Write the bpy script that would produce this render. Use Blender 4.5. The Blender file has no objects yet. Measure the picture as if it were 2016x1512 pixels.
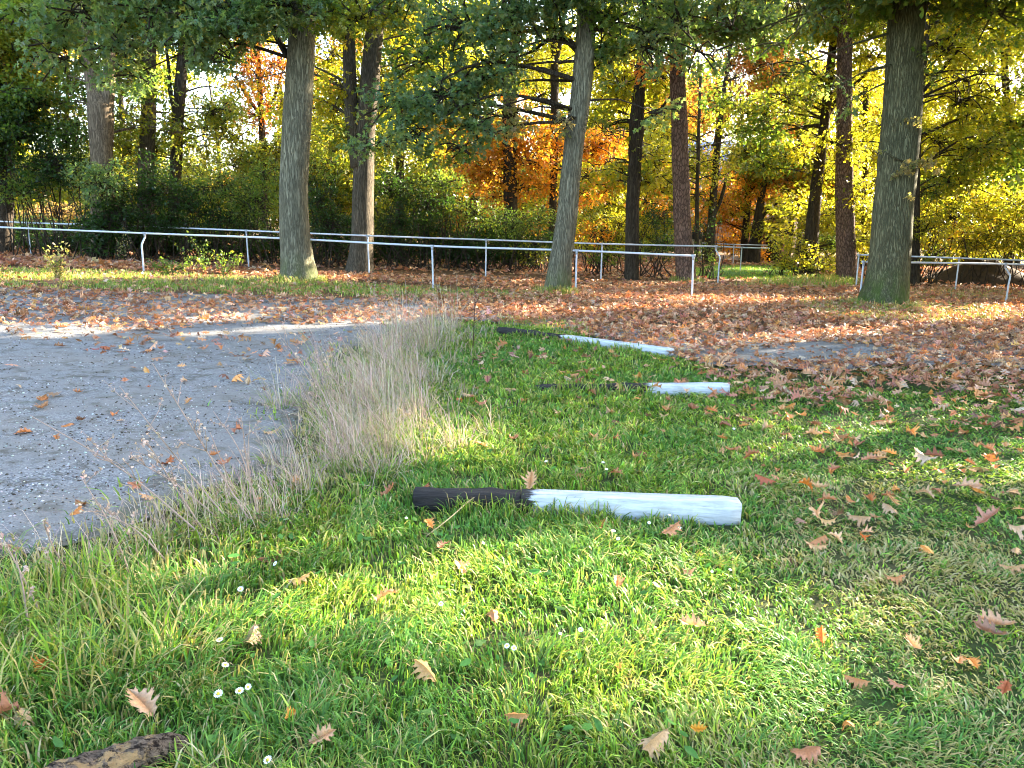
import bpy, math, random
import numpy as np
from mathutils import Vector, Matrix
from mathutils.geometry import delaunay_2d_cdt

SC = bpy.context.scene
COL = SC.collection
rng = np.random.default_rng(7)
random.seed(7)
R = math.radians

# ------------------------------------------------------------------ camera, sky, sun, exposure
FPX, CX, CY, CAMH = 1514.0, 1008.0, 756.0, 1.6
PITCH = math.atan((CY - 442) / FPX)
SLOPE = 0.034
cd = bpy.data.cameras.new("camera"); cam = bpy.data.objects.new("camera", cd); COL.objects.link(cam)
cd.sensor_width = 36; cd.lens = 36 * FPX / 2016; cd.clip_start = 0.05; cd.clip_end = 2000
cam.location = (0, 0, CAMH); cam.rotation_euler = (math.pi / 2 - PITCH, 0, 0)
SC.camera = cam

SUN_EL, SUN_AZ = R(21), R(55)
SDIR = np.array([math.sin(SUN_AZ) * math.cos(SUN_EL), math.cos(SUN_AZ) * math.cos(SUN_EL), math.sin(SUN_EL)])
w = bpy.data.worlds.new("World"); SC.world = w; w.use_nodes = True
nt = w.node_tree
sky = nt.nodes.new('ShaderNodeTexSky'); sky.sky_type = 'NISHITA'; sky.sun_disc = False
sky.sun_elevation = SUN_EL; sky.sun_rotation = SUN_AZ; sky.air_density = 1.0; sky.dust_density = 2.5; sky.ozone_density = 0.6
nt.links.new(sky.outputs[0], nt.nodes['Background'].inputs[0])
nt.nodes['Background'].inputs[1].default_value = 0.115
sl = bpy.data.lights.new("sun", 'SUN'); so = bpy.data.objects.new("sun", sl); COL.objects.link(so)
sl.energy = 4.7; sl.angle = R(0.5); sl.color = (1.0, 0.86, 0.66)
so.rotation_euler = Vector(SDIR).to_track_quat('Z', 'Y').to_euler()
SC.view_settings.view_transform = 'Standard'; SC.view_settings.look = 'None'
SC.view_settings.exposure = 3.5; SC.view_settings.gamma = 1.0
try:
    SC.view_settings.use_curve_mapping = False
except Exception:
    pass
cy = SC.cycles
cy.use_denoising = True; cy.filter_width = 1.0; cy.max_bounces = 6; cy.diffuse_bounces = 3; cy.glossy_bounces = 2; cy.transmission_bounces = 3
cy.transparent_max_bounces = 4; cy.sample_clamp_indirect = 6; cy.caustics_reflective = False; cy.caustics_refractive = False

# ------------------------------------------------------------------ layout helpers
cp_, sp_ = math.cos(PITCH), math.sin(PITCH)

def zg(x, y):
    """height of the ground: a gentle fall to the right with low swells on the lawn"""
    x = np.asarray(x, float); y = np.asarray(y, float)
    near = np.exp(-((x - 0.5) / 4) ** 2 - ((y - 5) / 5) ** 2)
    b = 0.018 * np.sin(x * 1.7 + 0.6) * np.sin(y * 1.3 + 1.1) * near
    return -SLOPE * np.clip(x, -60, 60) + b

def ray(px, py):
    a = (px - CX) / FPX; b = (CY - py) / FPX
    return np.array([a, cp_ + b * sp_, -sp_ + b * cp_])

def G(px, py, up=0.0):
    """the ground point that the photograph shows at this pixel"""
    d = ray(px, py); t = -CAMH / (d[2] + SLOPE * d[0])
    if t < 0 or t > 400: t = 400
    x, y = d[0] * t, d[1] * t
    return np.array([x, y, float(zg(x, y)) + up])

def P(px, py, Y):
    d = ray(px, py); t = Y / d[1]
    return np.array([d[0] * t, Y, CAMH + d[2] * t])

def poly(*pts):
    return np.array([G(*p)[:2] for p in pts])

def inside(pg, x, y):
    x = np.asarray(x); y = np.asarray(y); r = np.zeros(x.shape, bool)
    n = len(pg); j = n - 1
    for i in range(n):
        xi, yi = pg[i]; xj, yj = pg[j]
        c = ((yi > y) != (yj > y)) & (x < (xj - xi) * (y - yi) / (yj - yi + 1e-12) + xi)
        r ^= c; j = i
    return r

def vnoise(x, y, s=1.0, seed=0):
    """smooth value noise 0..1"""
    x = np.asarray(x) * s + seed * 17.3; y = np.asarray(y) * s + seed * 9.1
    xi = np.floor(x); yi = np.floor(y); fx = x - xi; fy = y - yi
    fx = fx * fx * (3 - 2 * fx); fy = fy * fy * (3 - 2 * fy)
    def h(a, b):
        v = np.sin(a * 127.1 + b * 311.7 + seed * 3.7) * 43758.5453
        return v - np.floor(v)
    return (h(xi, yi) * (1 - fx) + h(xi + 1, yi) * fx) * (1 - fy) + (h(xi, yi + 1) * (1 - fx) + h(xi + 1, yi + 1) * fx) * fy

# patches of ground the low sun reaches between the crowns
SUN_PATCHES = [
    poly((700, 1085), (900, 1030), (1150, 1075), (1330, 1130), (1480, 1230), (1640, 1330), (1780, 1420), (1500, 1430), (1300, 1330), (1050, 1280), (800, 1230)),
    poly((330, 1200), (600, 1170), (690, 1240), (420, 1310)),
    poly((-200, 640), (160, 636), (330, 646), (120, 668), (-200, 675)),
    poly((330, 660), (560, 640), (820, 624), (830, 640), (600, 655), (400, 676)),
    poly((300, 628), (500, 618), (500, 632), (330, 640)),
    poly((1040, 578), (1380, 588), (1700, 594), (1690, 606), (1360, 602), (1100, 590)),
    poly((1770, 600), (2050, 606), (2050, 640), (1830, 636)),
    poly((1500, 655), (1700, 650), (1850, 665), (1700, 674)),
    poly((430, 540), (700, 548), (700, 560), (450, 560)),
    poly((650, 880), (760, 820), (950, 850), (1000, 900), (850, 930)),
    poly((1640, 850), (1760, 840), (1760, 890), (1660, 880)),
    poly((150, 1280), (300, 1260), (330, 1340), (190, 1390)),
]

THIN = [poly((-100, 1130), (500, 1090), (900, 1040), (1400, 1090), (2100, 1250), (2200, 1480), (1400, 1500), (500, 1470), (-100, 1420)),
        poly((650, 700), (1100, 700), (1350, 860), (1300, 960), (800, 950), (600, 880)), poly((1350, 780), (2100, 800), (2100, 960), (1500, 960)),
        poly((960, 600), (2100, 620), (2100, 720), (1400, 720), (1000, 640))]

def in_sun_patch(p):
    """does the shadow of point p fall in one of those patches?"""
    t = (p[:, 2] + SLOPE * p[:, 0]) / (SDIR[2] + SLOPE * SDIR[0])
    gx = p[:, 0] - SDIR[0] * t; gy = p[:, 1] - SDIR[1] * t
    r = np.zeros(len(p), bool)
    for pg in SUN_PATCHES:
        lo, hi = pg.min(0), pg.max(0)
        k = np.nonzero((gx > lo[0]) & (gx < hi[0]) & (gy > lo[1]) & (gy < hi[1]))[0]
        if len(k): r[k] |= inside(pg, gx[k], gy[k])
    for pg in THIN:
        lo, hi = pg.min(0), pg.max(0)
        k = np.nonzero((gx > lo[0]) & (gx < hi[0]) & (gy > lo[1]) & (gy < hi[1]) & (vnoise(gx, gy, 1.4, 60) > .40))[0]
        if len(k): r[k] |= inside(pg, gx[k], gy[k]) & (rng.random(len(k)) < (.45 if pg is THIN[1] else .72))
    return r

# ------------------------------------------------------------------ mesh helpers
def mesh(name, V, F, mat=None, col=None, smooth=False, fa=None):
    """V n x 3; F an array m x k or a list of arrays; col = per vertex rgb; fa = float attributes"""
    me = bpy.data.meshes.new(name)
    Fs = [f for f in (F if isinstance(F, list) else [F]) if len(f)]
    V = np.asarray(V, np.float32)
    me.vertices.add(len(V)); me.vertices.foreach_set('co', V.ravel())
    li = np.concatenate([np.asarray(f).ravel() for f in Fs]).astype(np.int32)
    sizes = np.concatenate([np.full(len(f), np.asarray(f).shape[1]) for f in Fs])
    me.loops.add(len(li)); me.loops.foreach_set('vertex_index', li)
    me.polygons.add(len(sizes))
    st = np.concatenate([[0], np.cumsum(sizes)[:-1]]).astype(np.int32)
    me.polygons.foreach_set('loop_start', st)
    if smooth: me.polygons.foreach_set('use_smooth', np.ones(len(sizes), bool))
    me.update(calc_edges=True)
    if col is not None:
        a = me.color_attributes.new('tint', 'FLOAT_COLOR', 'POINT')
        c = np.ones((len(V), 4), np.float32); c[:, :3] = col
        a.data.foreach_set('color', c.ravel())
    for k, v in (fa or {}).items():
        a = me.attributes.new(k, 'FLOAT', 'POINT'); a.data.foreach_set('value', np.asarray(v, np.float32))
    if mat: me.materials.append(mat)
    return me

def link(name, me, parent=None, loc=None):
    o = bpy.data.objects.new(name, me); COL.objects.link(o)
    if parent: o.parent = parent
    if loc is not None: o.location = loc
    return o

def tag(o, label=None, cat=None, group=None, kind=None):
    if label: o['label'] = label
    if cat: o['category'] = cat
    if group: o['group'] = group
    if kind: o['kind'] = kind
    return o

def thing(name, label, cat, loc, group=None):
    o = bpy.data.objects.new(name, None); COL.objects.link(o); o.location = loc
    o.empty_display_size = 0.2
    return tag(o, label, cat, group)

class Acc:
    """collects pieces of ONE part"""
    def __init__(s): s.V = []; s.F = {}; s.C = []; s.n = 0
    def add(s, V, F, col=None):
        V = np.asarray(V, float); F = np.asarray(F)
        s.V.append(V); s.F.setdefault(F.shape[1], []).append(F + s.n); s.n += len(V)
        if col is not None:
            s.C.append(np.broadcast_to(np.asarray(col, float), (len(V), 3)))
    def build(s, name, mat, parent=None, smooth=False, off=None):
        V = np.concatenate(s.V)
        if off is not None: V = V - np.asarray(off)
        me = mesh(name, V, [np.concatenate(f) for f in s.F.values()], mat, np.concatenate(s.C) if s.C else None, smooth)
        return link(name, me, parent)

def tube(pts, rad, sides=8, cap=True, wob=0.0):
    pts = np.asarray(pts, float); n = len(pts); rad = np.broadcast_to(np.asarray(rad, float), (n,))
    T = np.gradient(pts, axis=0); T /= np.linalg.norm(T, axis=1)[:, None] + 1e-9
    u = np.cross(T[0], [0.31, 0.95, 0.1]); u /= np.linalg.norm(u)
    V = []; ang = np.linspace(0, 2 * np.pi, sides, endpoint=False)
    ph = rng.random(3) * 6
    for i in range(n):
        u = u - T[i] * (u @ T[i]); u /= np.linalg.norm(u); v = np.cross(T[i], u)
        r = rad[i] * (1 + wob * (np.sin(2 * ang + ph[0] + i * .13) + .6 * np.sin(3 * ang + ph[1] - i * .21) + .4 * np.sin(5 * ang + ph[2] + i * .3)))
        V.append(pts[i] + (np.cos(ang) * r)[:, None] * u + (np.sin(ang) * r)[:, None] * v)
    V = np.concatenate(V)
    a = np.arange(sides); b = (a + 1) % sides
    F = np.concatenate([np.stack([i * sides + a, i * sides + b, (i + 1) * sides + b, (i + 1) * sides + a], 1) for i in range(n - 1)])
    if cap:
        V = np.vstack([V, pts[0], pts[-1]]); c0 = n * sides; c1 = c0 + 1; L = (n - 1) * sides
        F = np.concatenate([F, np.stack([b, a, np.full(sides, c0), np.full(sides, c0)], 1)[:, :4]]) if False else F
        tri = np.concatenate([np.stack([b, a, np.full(sides, c0)], 1), np.stack([L + a, L + b, np.full(sides, c1)], 1)])
        return V, F, tri
    return V, F, None

def add_tube(acc, pts, rad, sides=8, cap=True, wob=0.0, col=None):
    V, F, T = tube(pts, rad, sides, cap, wob)
    n0 = acc.n; acc.add(V, F, col)
    if T is not None: acc.F.setdefault(3, []).append(T + n0)

def spline(pts, step=0.3):
    """Catmull-Rom through rows of any width; first three columns are positions"""
    p = np.asarray(pts, float); out = []
    q = np.vstack([2 * p[0] - p[1], p, 2 * p[-1] - p[-2]])
    for i in range(1, len(q) - 2):
        k = max(2, int(np.linalg.norm(q[i + 1][:3] - q[i][:3]) / step))
        t = np.linspace(0, 1, k, endpoint=False)[:, None]
        a, b, c, d = q[i - 1], q[i], q[i + 1], q[i + 2]
        out.append(0.5 * (2 * b + (c - a) * t + (2 * a - 5 * b + 4 * c - d) * t ** 2 + (3 * b - a - 3 * c + d) * t ** 3))
    out.append(p[-1:])
    return np.concatenate(out)

# ------------------------------------------------------------------ materials
class M:
    def __init__(s, name, rough=0.8, spec=0.3):
        s.m = bpy.data.materials.new(name); s.m.use_nodes = True; s.t = s.m.node_tree
        s.b = s.t.nodes['Principled BSDF']; s.out = s.t.nodes['Material Output']
        s.b.inputs['Roughness'].default_value = rough; s.b.inputs['Specular IOR Level'].default_value = spec
    def n(s, ty, **kw):
        x = s.t.nodes.new(ty)
        for k, v in kw.items():
            if k in x.inputs: x.inputs[k].default_value = v
            else: setattr(x, k, v)
        return x
    def l(s, a, b): s.t.links.new(a, b)
    def coord(s, scale=(1, 1, 1), kind='Object'):
        t = s.n('ShaderNodeTexCoord'); m = s.n('ShaderNodeMapping'); m.inputs['Scale'].default_value = scale
        s.l(t.outputs[kind], m.inputs[0]); return m.outputs[0]
    def noise(s, v, scale, detail=4, rough=.6, dist=0):
        x = s.n('ShaderNodeTexNoise', Scale=scale, Detail=detail, Roughness=rough, Distortion=dist); s.l(v, x.inputs['Vector']); return x.outputs['Fac']
    def ramp(s, f, *st):
        r = s.n('ShaderNodeValToRGB'); e = r.color_ramp.elements
        while len(e) < len(st): e.new(0.5)
        for i, (p, c) in enumerate(st): e[i].position = p; e[i].color = (*c, 1) if len(c) == 3 else c
        s.l(f, r.inputs[0]); return r.outputs[0]
    def mix(s, f, a, b, mode='MIX'):
        x = s.n('ShaderNodeMix', data_type='RGBA', blend_type=mode)
        for v, i in ((f, 0), (a, 6), (b, 7)):
            if isinstance(v, (int, float)): x.inputs[i].default_value = v
            elif isinstance(v, tuple): x.inputs[i].default_value = (*v, 1)
            else: s.l(v, x.inputs[i])
        return x.outputs[2]
    def bump(s, h, strength=.5, dist=.02):
        x = s.n('ShaderNodeBump', Strength=strength, Distance=dist); s.l(h, x.inputs['Height']); s.l(x.outputs[0], s.b.inputs['Normal'])
    def color(s, c): s.l(c, s.b.inputs['Base Color'])

def leaf_material(name, trans=0.5, warm=(1.35, 1.25, 0.6), rough=0.5, source='tint', spec=.25):
    k = M(name, rough, spec)
    if source == 'tint': a = k.n('ShaderNodeAttribute', attribute_name='tint').outputs['Color']
    else: a = k.n('ShaderNodeObjectInfo').outputs['Color']
    nz = k.noise(k.coord(kind='Object'), 60, 2)
    c = k.mix(0.5, a, k.ramp(nz, (.3, (.62, .6, .6)), (.7, (1.25, 1.25, 1.2))), 'MULTIPLY')
    k.color(c)
    tr = k.n('ShaderNodeBsdfTranslucent'); k.l(k.mix(1.0, c, warm, 'MULTIPLY'), tr.inputs[0])
    ms = k.n('ShaderNodeMixShader'); ms.inputs[0].default_value = trans
    k.l(k.b.outputs[0], ms.inputs[1]); k.l(tr.outputs[0], ms.inputs[2]); k.l(ms.outputs[0], k.out.inputs[0])
    return k.m

M_LEAF = leaf_material('tree_leaf', 0.5, (2.6, 2.35, .9), .42, spec=.5)
M_GRASS = leaf_material('grass_blade', 0.35, (1.3, 1.25, .7), .45)
M_DRY = leaf_material('dry_stalk', 0.25, (1.1, 1, .85), .7)
M_LITTER = leaf_material('fallen_leaf', 0.18, (1.3, .95, .6), .6)

def litter_object_material():
    k = M('fallen_oak_leaf', .55, .3)
    a = k.n('ShaderNodeObjectInfo').outputs['Color']
    ve = k.n('ShaderNodeAttribute', attribute_name='vein').outputs['Fac']
    nz = k.noise(k.coord(), 18, 5, .7)
    c = k.mix(0.6, a, k.ramp(nz, (.3, (.55, .48, .45)), (.55, (1, 1, 1)), (.75, (1.3, 1.25, 1.15))), 'MULTIPLY')
    c = k.mix(ve, c, k.mix(1.0, c, (1.35, 1.3, 1.2), 'MULTIPLY'))
    k.color(c)
    tr = k.n('ShaderNodeBsdfTranslucent'); k.l(k.mix(1.0, c, (1.3, .95, .6), 'MULTIPLY'), tr.inputs[0])
    ms = k.n('ShaderNodeMixShader'); ms.inputs[0].default_value = .18
    k.l(k.b.outputs[0], ms.inputs[1]); k.l(tr.outputs[0], ms.inputs[2]); k.l(ms.outputs[0], k.out.inputs[0])
    return k.m
M_OAKLEAF = litter_object_material()

def bark_material(name, dark, light, moss=None, moss_h=2.0, plates=False, zs=.16):
    k = M(name, .9, .15)
    v = k.coord((1, 1, zs))
    n1 = k.noise(v, 22 if not plates else 12, 6, .65, .6)
    vo = k.n('ShaderNodeTexVoronoi', feature='DISTANCE_TO_EDGE', Scale=16 if plates else 24); 
    dn = k.n('ShaderNodeTexNoise', Scale=9, Detail=3); k.l(v, dn.inputs['Vector'])
    mx = k.n('ShaderNodeMix', data_type='RGBA', blend_type='ADD'); mx.inputs[0].default_value = .12
    k.l(v, mx.inputs[6]); k.l(dn.outputs['Color'], mx.inputs[7]); k.l(mx.outputs[2], vo.inputs['Vector'])
    if plates: crack = k.ramp(vo.outputs['Distance'], (0.0, (0, 0, 0)), (.22, (1, 1, 1)))
    else:
        rn = k.noise(k.coord((1, 1, .07)), 34, 3, .55, .9)
        sb = k.n('ShaderNodeMath', operation='SUBTRACT'); k.l(rn, sb.inputs[0]); sb.inputs[1].default_value = .5
        ab = k.n('ShaderNodeMath', operation='ABSOLUTE'); k.l(sb.outputs[0], ab.inputs[0])
        crack = k.ramp(ab.outputs[0], (.0, (0, 0, 0)), (.11, (1, 1, 1)))
    n2 = k.noise(k.coord((1, 1, .5)), 2.2, 4)
    base = k.mix(n1, dark, light)
    base = k.mix(.7, base, k.mix(crack, tuple(x * .45 for x in dark), light), 'MIX')
    base = k.mix(.5, base, k.ramp(n2, (.3, (.6, .6, .6)), (.7, (1.25, 1.2, 1.1))), 'MULTIPLY')
    if moss:
        tc = k.n('ShaderNodeTexCoord'); sx = k.n('ShaderNodeSeparateXYZ'); k.l(tc.outputs['Object'], sx.inputs[0])
        mr = k.n('ShaderNodeMapRange'); mr.inputs['From Min'].default_value = moss_h; mr.inputs['From Max'].default_value = .1
        k.l(sx.outputs['Z'], mr.inputs['Value'])
        mm = k.n('ShaderNodeMath', operation='MULTIPLY'); k.l(mr.outputs[0], mm.inputs[0])
        k.l(k.ramp(k.noise(k.coord((1, 1, .5)), 4, 5, .7), (.38, (0, 0, 0)), (.62, (1, 1, 1))), mm.inputs[1])
        base = k.mix(mm.outputs[0], base, moss)
    k.color(base)
    ad = k.n('ShaderNodeMath', operation='ADD'); k.l(crack, ad.inputs[0]); k.l(n1, ad.inputs[1])
    k.bump(ad.outputs[0], .9, .02)
    return k.m
M_OAK = bark_material('oak_bark', (.09, .085, .058), (.275, .262, .188), (.10, .125, .045), .8)
M_OAK_MOSS = bark_material('mossy_oak_bark', (.055, .06, .034), (.20, .20, .118), (.07, .12, .02), 1.0)
M_DARKBARK = bark_material('dark_bark', (.025, .02, .015), (.095, .076, .055))
M_PINE = bark_material('pine_bark', (.06, .038, .03), (.24, .15, .115), plates=True, zs=.35)

def simple(name, c, rough=.6, spec=.3, var=.25, scale=8, bump=.1, metal=0):
    k = M(name, rough, spec); n = k.noise(k.coord(), scale, 5)
    lo = tuple(x * (1 - var) for x in c); hi = tuple(min(1, x * (1 + var)) for x in c)
    k.color(k.mix(n, lo, hi)); k.b.inputs['Metallic'].default_value = metal
    if bump: k.bump(n, bump, .01)
    return k.m
M_RAIL = simple('painted_rail', (.50, .55, .63), .5, .5, .3, 7, .03)

M_CLAMP = simple('galvanised_clamp', (.34, .37, .42), .5, .5, .35, 20, .1)
def ground_material():
    k = M('soil_and_turf', .95, .1)
    v = k.coord()
    n1 = k.noise(v, .7, 5); n2 = k.noise(v, 9, 6, .7); n3 = k.noise(v, 60, 4, .7)
    green = k.mix(n2, (.020, .035, .010), (.055, .085, .022)); soil = k.mix(n2, (.05, .034, .02), (.14, .095, .055))
    c = k.mix(k.ramp(n1, (.42, (0, 0, 0)), (.6, (1, 1, 1))), green, k.mix(.5, green, soil))
    tc = k.n('ShaderNodeTexCoord'); sx = k.n('ShaderNodeSeparateXYZ'); k.l(tc.outputs['Object'], sx.inputs[0])
    mr = k.n('ShaderNodeMapRange'); mr.inputs['From Min'].default_value = 9; mr.inputs['From Max'].default_value = 12.5
    k.l(sx.outputs['Y'], mr.inputs['Value'])
    far = k.mix(k.ramp(n1, (.35, (0, 0, 0)), (.65, (1, 1, 1))), soil, k.mix(n2, (.07, .035, .018), (.22, .11, .05)))
    c = k.mix(mr.outputs[0], c, far)
    k.color(c); k.bump(n3, .6, .02)
    return k.m

def gravel_material(name, tone=1.0, moss=.35, es=0.0):
    k = M(name, .85, .3)
    v = k.coord()
    vo = k.n('ShaderNodeTexVoronoi', Scale=85); k.l(v, vo.inputs['Vector'])
    bw = k.n('ShaderNodeRGBToBW'); k.l(vo.outputs['Color'], bw.inputs[0])
    stone = k.ramp(bw.outputs[0], (.1, (.11 * tone, .115 * tone, .12 * tone)), (.5, (.27 * tone, .275 * tone, .28 * tone)), (.9, (.48 * tone, .48 * tone, .47 * tone)))
    n1 = k.noise(v, 1.3, 6, .65); n2 = k.noise(v, 14, 6, .75)
    fine = k.mix(n2, (.20 * tone, .195 * tone, .185 * tone), (.36 * tone, .35 * tone, .33 * tone))
    c = k.mix(k.ramp(n1, (.40, (0, 0, 0)), (.6, (1, 1, 1))), stone, fine)
    dirt = k.ramp(k.noise(v, 5, 7, .75, .4), (.50, (0, 0, 0)), (.62, (1, 1, 1)))
    c = k.mix(dirt, c, k.mix(n2, (.05, .045, .035), (.14, .125, .10)))
    c = k.mix(k.ramp(k.noise(k.coord((.35, 1.1, 1)), .9, 4, .6), (.42, (0, 0, 0)), (.66, (.55, .55, .55))), c, k.mix(n2, (.22 * tone, .195 * tone, .16 * tone), (.40 * tone, .36 * tone, .31 * tone)))
    if moss: c = k.mix(k.ramp(k.noise(v, 2.3, 5, .7), (.58, (0, 0, 0)), (.74, (moss, moss, moss))), c, (.06, .075, .025))
    ea = k.n('ShaderNodeAttribute', attribute_name='edge').outputs['Fac']
    e2 = k.n('ShaderNodeMath', operation='MULTIPLY_ADD'); k.l(k.noise(v, 3.2, 6, .75), e2.inputs[0]); e2.inputs[1].default_value = -1.5; k.l(ea, e2.inputs[2])
    ef = k.n('ShaderNodeMapRange'); ef.inputs['From Min'].default_value = -.45 - es; ef.inputs['From Max'].default_value = -.85 - es; k.l(e2.outputs[0], ef.inputs['Value'])
    c = k.mix(ef.outputs[0], c, k.mix(n2, (.04, .035, .02), (.13, .115, .06)))
    k.color(c)
    ad = k.n('ShaderNodeMath', operation='ADD'); k.l(vo.outputs['Distance'], ad.inputs[0]); k.l(n2, ad.inputs[1])
    k.bump(ad.outputs[0], .7, .012)
    return k.m

# ------------------------------------------------------------------ ground
def axis(lo, hi, dense_lo, dense_hi, st):
    a = list(np.arange(dense_lo, dense_hi + .01, st)); x = dense_hi; d = st
    while x < hi: d *= 1.35; x += d; a.append(x)
    x = dense_lo; d = st
    while x > lo: d *= 1.35; x -= d; a.insert(0, x)
    return np.array(a)
gx = axis(-500, 500, -16, 16, .25); gy = axis(-60, 700, 0, 14, .25)
X, Yg = np.meshgrid(gx, gy, indexing='ij')
V = np.stack([X.ravel(), Yg.ravel(), zg(X.ravel(), Yg.ravel())], 1)
ni, nj = X.shape
I, J = np.meshgrid(np.arange(ni - 1), np.arange(nj - 1), indexing='ij'); I = I.ravel(); J = J.ravel()
F = np.stack([I * nj + J, (I + 1) * nj + J, (I + 1) * nj + J + 1, I * nj + J + 1], 1)
tag(link('ground', mesh('ground', V, F, ground_material(), smooth=True)), 'soil and turf ground under the grass and fallen leaves', kind='structure')

def sheet(name, pg, mat, label, dz=.012, rag=.12, step=.3, seed=1):
    """a ragged-edged sheet just above the ground"""
    out = []
    n = len(pg)
    for i in range(n):
        a, b = pg[i], pg[(i + 1) % n]; k = max(1, int(np.linalg.norm(b - a) / .12)); k = min(k, 250)
        t = np.linspace(0, 1, k, endpoint=False)[:, None]; out.append(a + (b - a) * t)
    o = np.concatenate(out); c = o.mean(0)
    d = (vnoise(o[:, 0], o[:, 1], 1.6, seed) - .5) * 2 * rag * 1.6 + (vnoise(o[:, 0], o[:, 1], 6, seed + 3) - .5) * rag
    nv = o - c; nv /= np.linalg.norm(nv, axis=1)[:, None]
    o = o + nv * d[:, None]
    lo, hi = o.min(0), o.max(0)
    step = max(step, (hi - lo).max() / 120)
    gx, gy = np.meshgrid(np.arange(lo[0], hi[0], step), np.arange(lo[1], hi[1], step)); q = np.stack([gx.ravel(), gy.ravel()], 1)
    q = q[inside(o, q[:, 0], q[:, 1])]
    pts = [Vector(p) for p in np.vstack([o, q])]; m = len(o)
    r = delaunay_2d_cdt(pts, [(i, (i + 1) % m) for i in range(m)], [], 1, 1e-5)
    xy = np.array([[v.x, v.y] for v in r[0]])
    V = np.column_stack([xy, zg(xy[:, 0], xy[:, 1]) + dz])
    F = np.array([f for f in r[2] if len(f) == 3])
    # faces up
    a, b, c = V[F[:, 0]], V[F[:, 1]], V[F[:, 2]]
    fl = np.cross(b - a, c - a)[:, 2] < 0; F[fl] = F[fl][:, ::-1]
    from mathutils.kdtree import KDTree
    kd = KDTree(len(o)); [kd.insert((p[0], p[1], 0), i) for i, p in enumerate(o)]; kd.balance()
    ed = np.array([kd.find((p[0], p[1], 0))[2] for p in V])
    tag(link(name, mesh(name, V, F, mat, smooth=True, fa={'edge': ed})), label, kind='structure'); return o

LOT = poly((-900, 1300), (-300, 1190), (0, 1095), (200, 1055), (330, 1005), (440, 950), (545, 930), (560, 880), (600, 800), (655, 740), (700, 690), (775, 655), (840, 632),
           (960, 620), (1000, 606), (820, 590), (600, 585), (380, 578), (150, 570), (-100, 562), (-700, 560), (-1500, 640), (-1500, 900))
LOT = sheet('gravel_lot', LOT, gravel_material('lot_gravel', .7), 'grey gravel parking lot with loose stones and fallen leaves', .012)
PATH = poly((1330, 704), (1430, 722), (1600, 730), (1760, 722), (1900, 716), (2100, 740), (2500, 770), (2500, 735), (2100, 690), (1900, 655), (1600, 650), (1380, 660), (1250, 650), (1000, 625), (900, 628), (1080, 650))
PATH = sheet('gravel_path', PATH, gravel_material('path_gravel', .72, .3, .75), 'grey gravel path crossing under the carpet of leaves', .018, seed=4)
CLEAR = poly((1395, 549), (1560, 552), (1600, 540), (1560, 524), (1400, 524), (1330, 535))
M_CLEAR = simple('clearing_turf', (.06, .13, .03), .9, .1, .4, 3, .3)
CLEAR = sheet('clearing_lawn', CLEAR, M_CLEAR, 'short green grass of the clearing beyond the gap in the fences', .015, seed=6)
TRAIL = poly((1380, 566), (1560, 566), (1570, 556), (1530, 551), (1400, 550))
sheet('dirt_trail', TRAIL, simple('trail_soil', (.11, .07, .04), .95, .1, .4, 5, .4), 'brown dirt trail leading into the clearing', .022, seed=8)

# ------------------------------------------------------------------ leaf shapes
def oak_template(lobes=3, teeth=False):
    """flat lobed leaf along +x, unit length: vertices and triangles"""
    if lobes == 3:
        N = [(.08, .025), (.27, .075), (.50, .085), (.74, .06)]; L = [(.22, .23), (.46, .36), (.72, .27)]
    elif lobes == 2:
        N = [(.06, .03), (.38, .08), (.7, .08)]; L = [(.28, .30), (.62, .33)]
    V = [(0, 0)]; Fc = []
    mid = [0]
    for x, y in N: V.append((x, 0)); mid.append(len(V) - 1)
    V.append((1, 0)); tip = len(V) - 1
    for s in (1, -1):
        nn = []
        for x, y in N: V.append((x, s * y)); nn.append(len(V) - 1)
        ll = []
        for x, y in L: V.append((x, s * y)); ll.append(len(V) - 1)
        for i in range(len(L)):
            Fc += [(mid[i + 1], nn[i], nn[i + 1]), (mid[i + 1], nn[i + 1], mid[i + 2]), (nn[i], ll[i], nn[i + 1])]
        Fc += [(mid[-1], nn[-1], tip), (0, nn[0], mid[1])]
    return np.array(V, float), np.array(Fc)

T_OAK3 = oak_template(3); T_OAK2 = oak_template(2)
T_RHOMB = (np.array([(0, 0), (.45, .3), (1, 0), (.5, -.3)], float), np.array([(0, 1, 2, 3)]))
T_SPRIG = (np.array([(0, 0), (.3, .34), (.42, .12), (.75, .3), (1, 0), (.75, -.3), (.42, -.12), (.3, -.34)], float),
           np.array([(0, 2, 6, 0), (0, 1, 2, 2), (2, 3, 4, 4), (2, 4, 5, 6), (0, 6, 7, 7)]))
T_SPRIG = (T_SPRIG[0], np.array([(0, 1, 2), (0, 2, 6), (0, 6, 7), (2, 3, 4), (2, 4, 6), (4, 5, 6)]))

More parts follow.
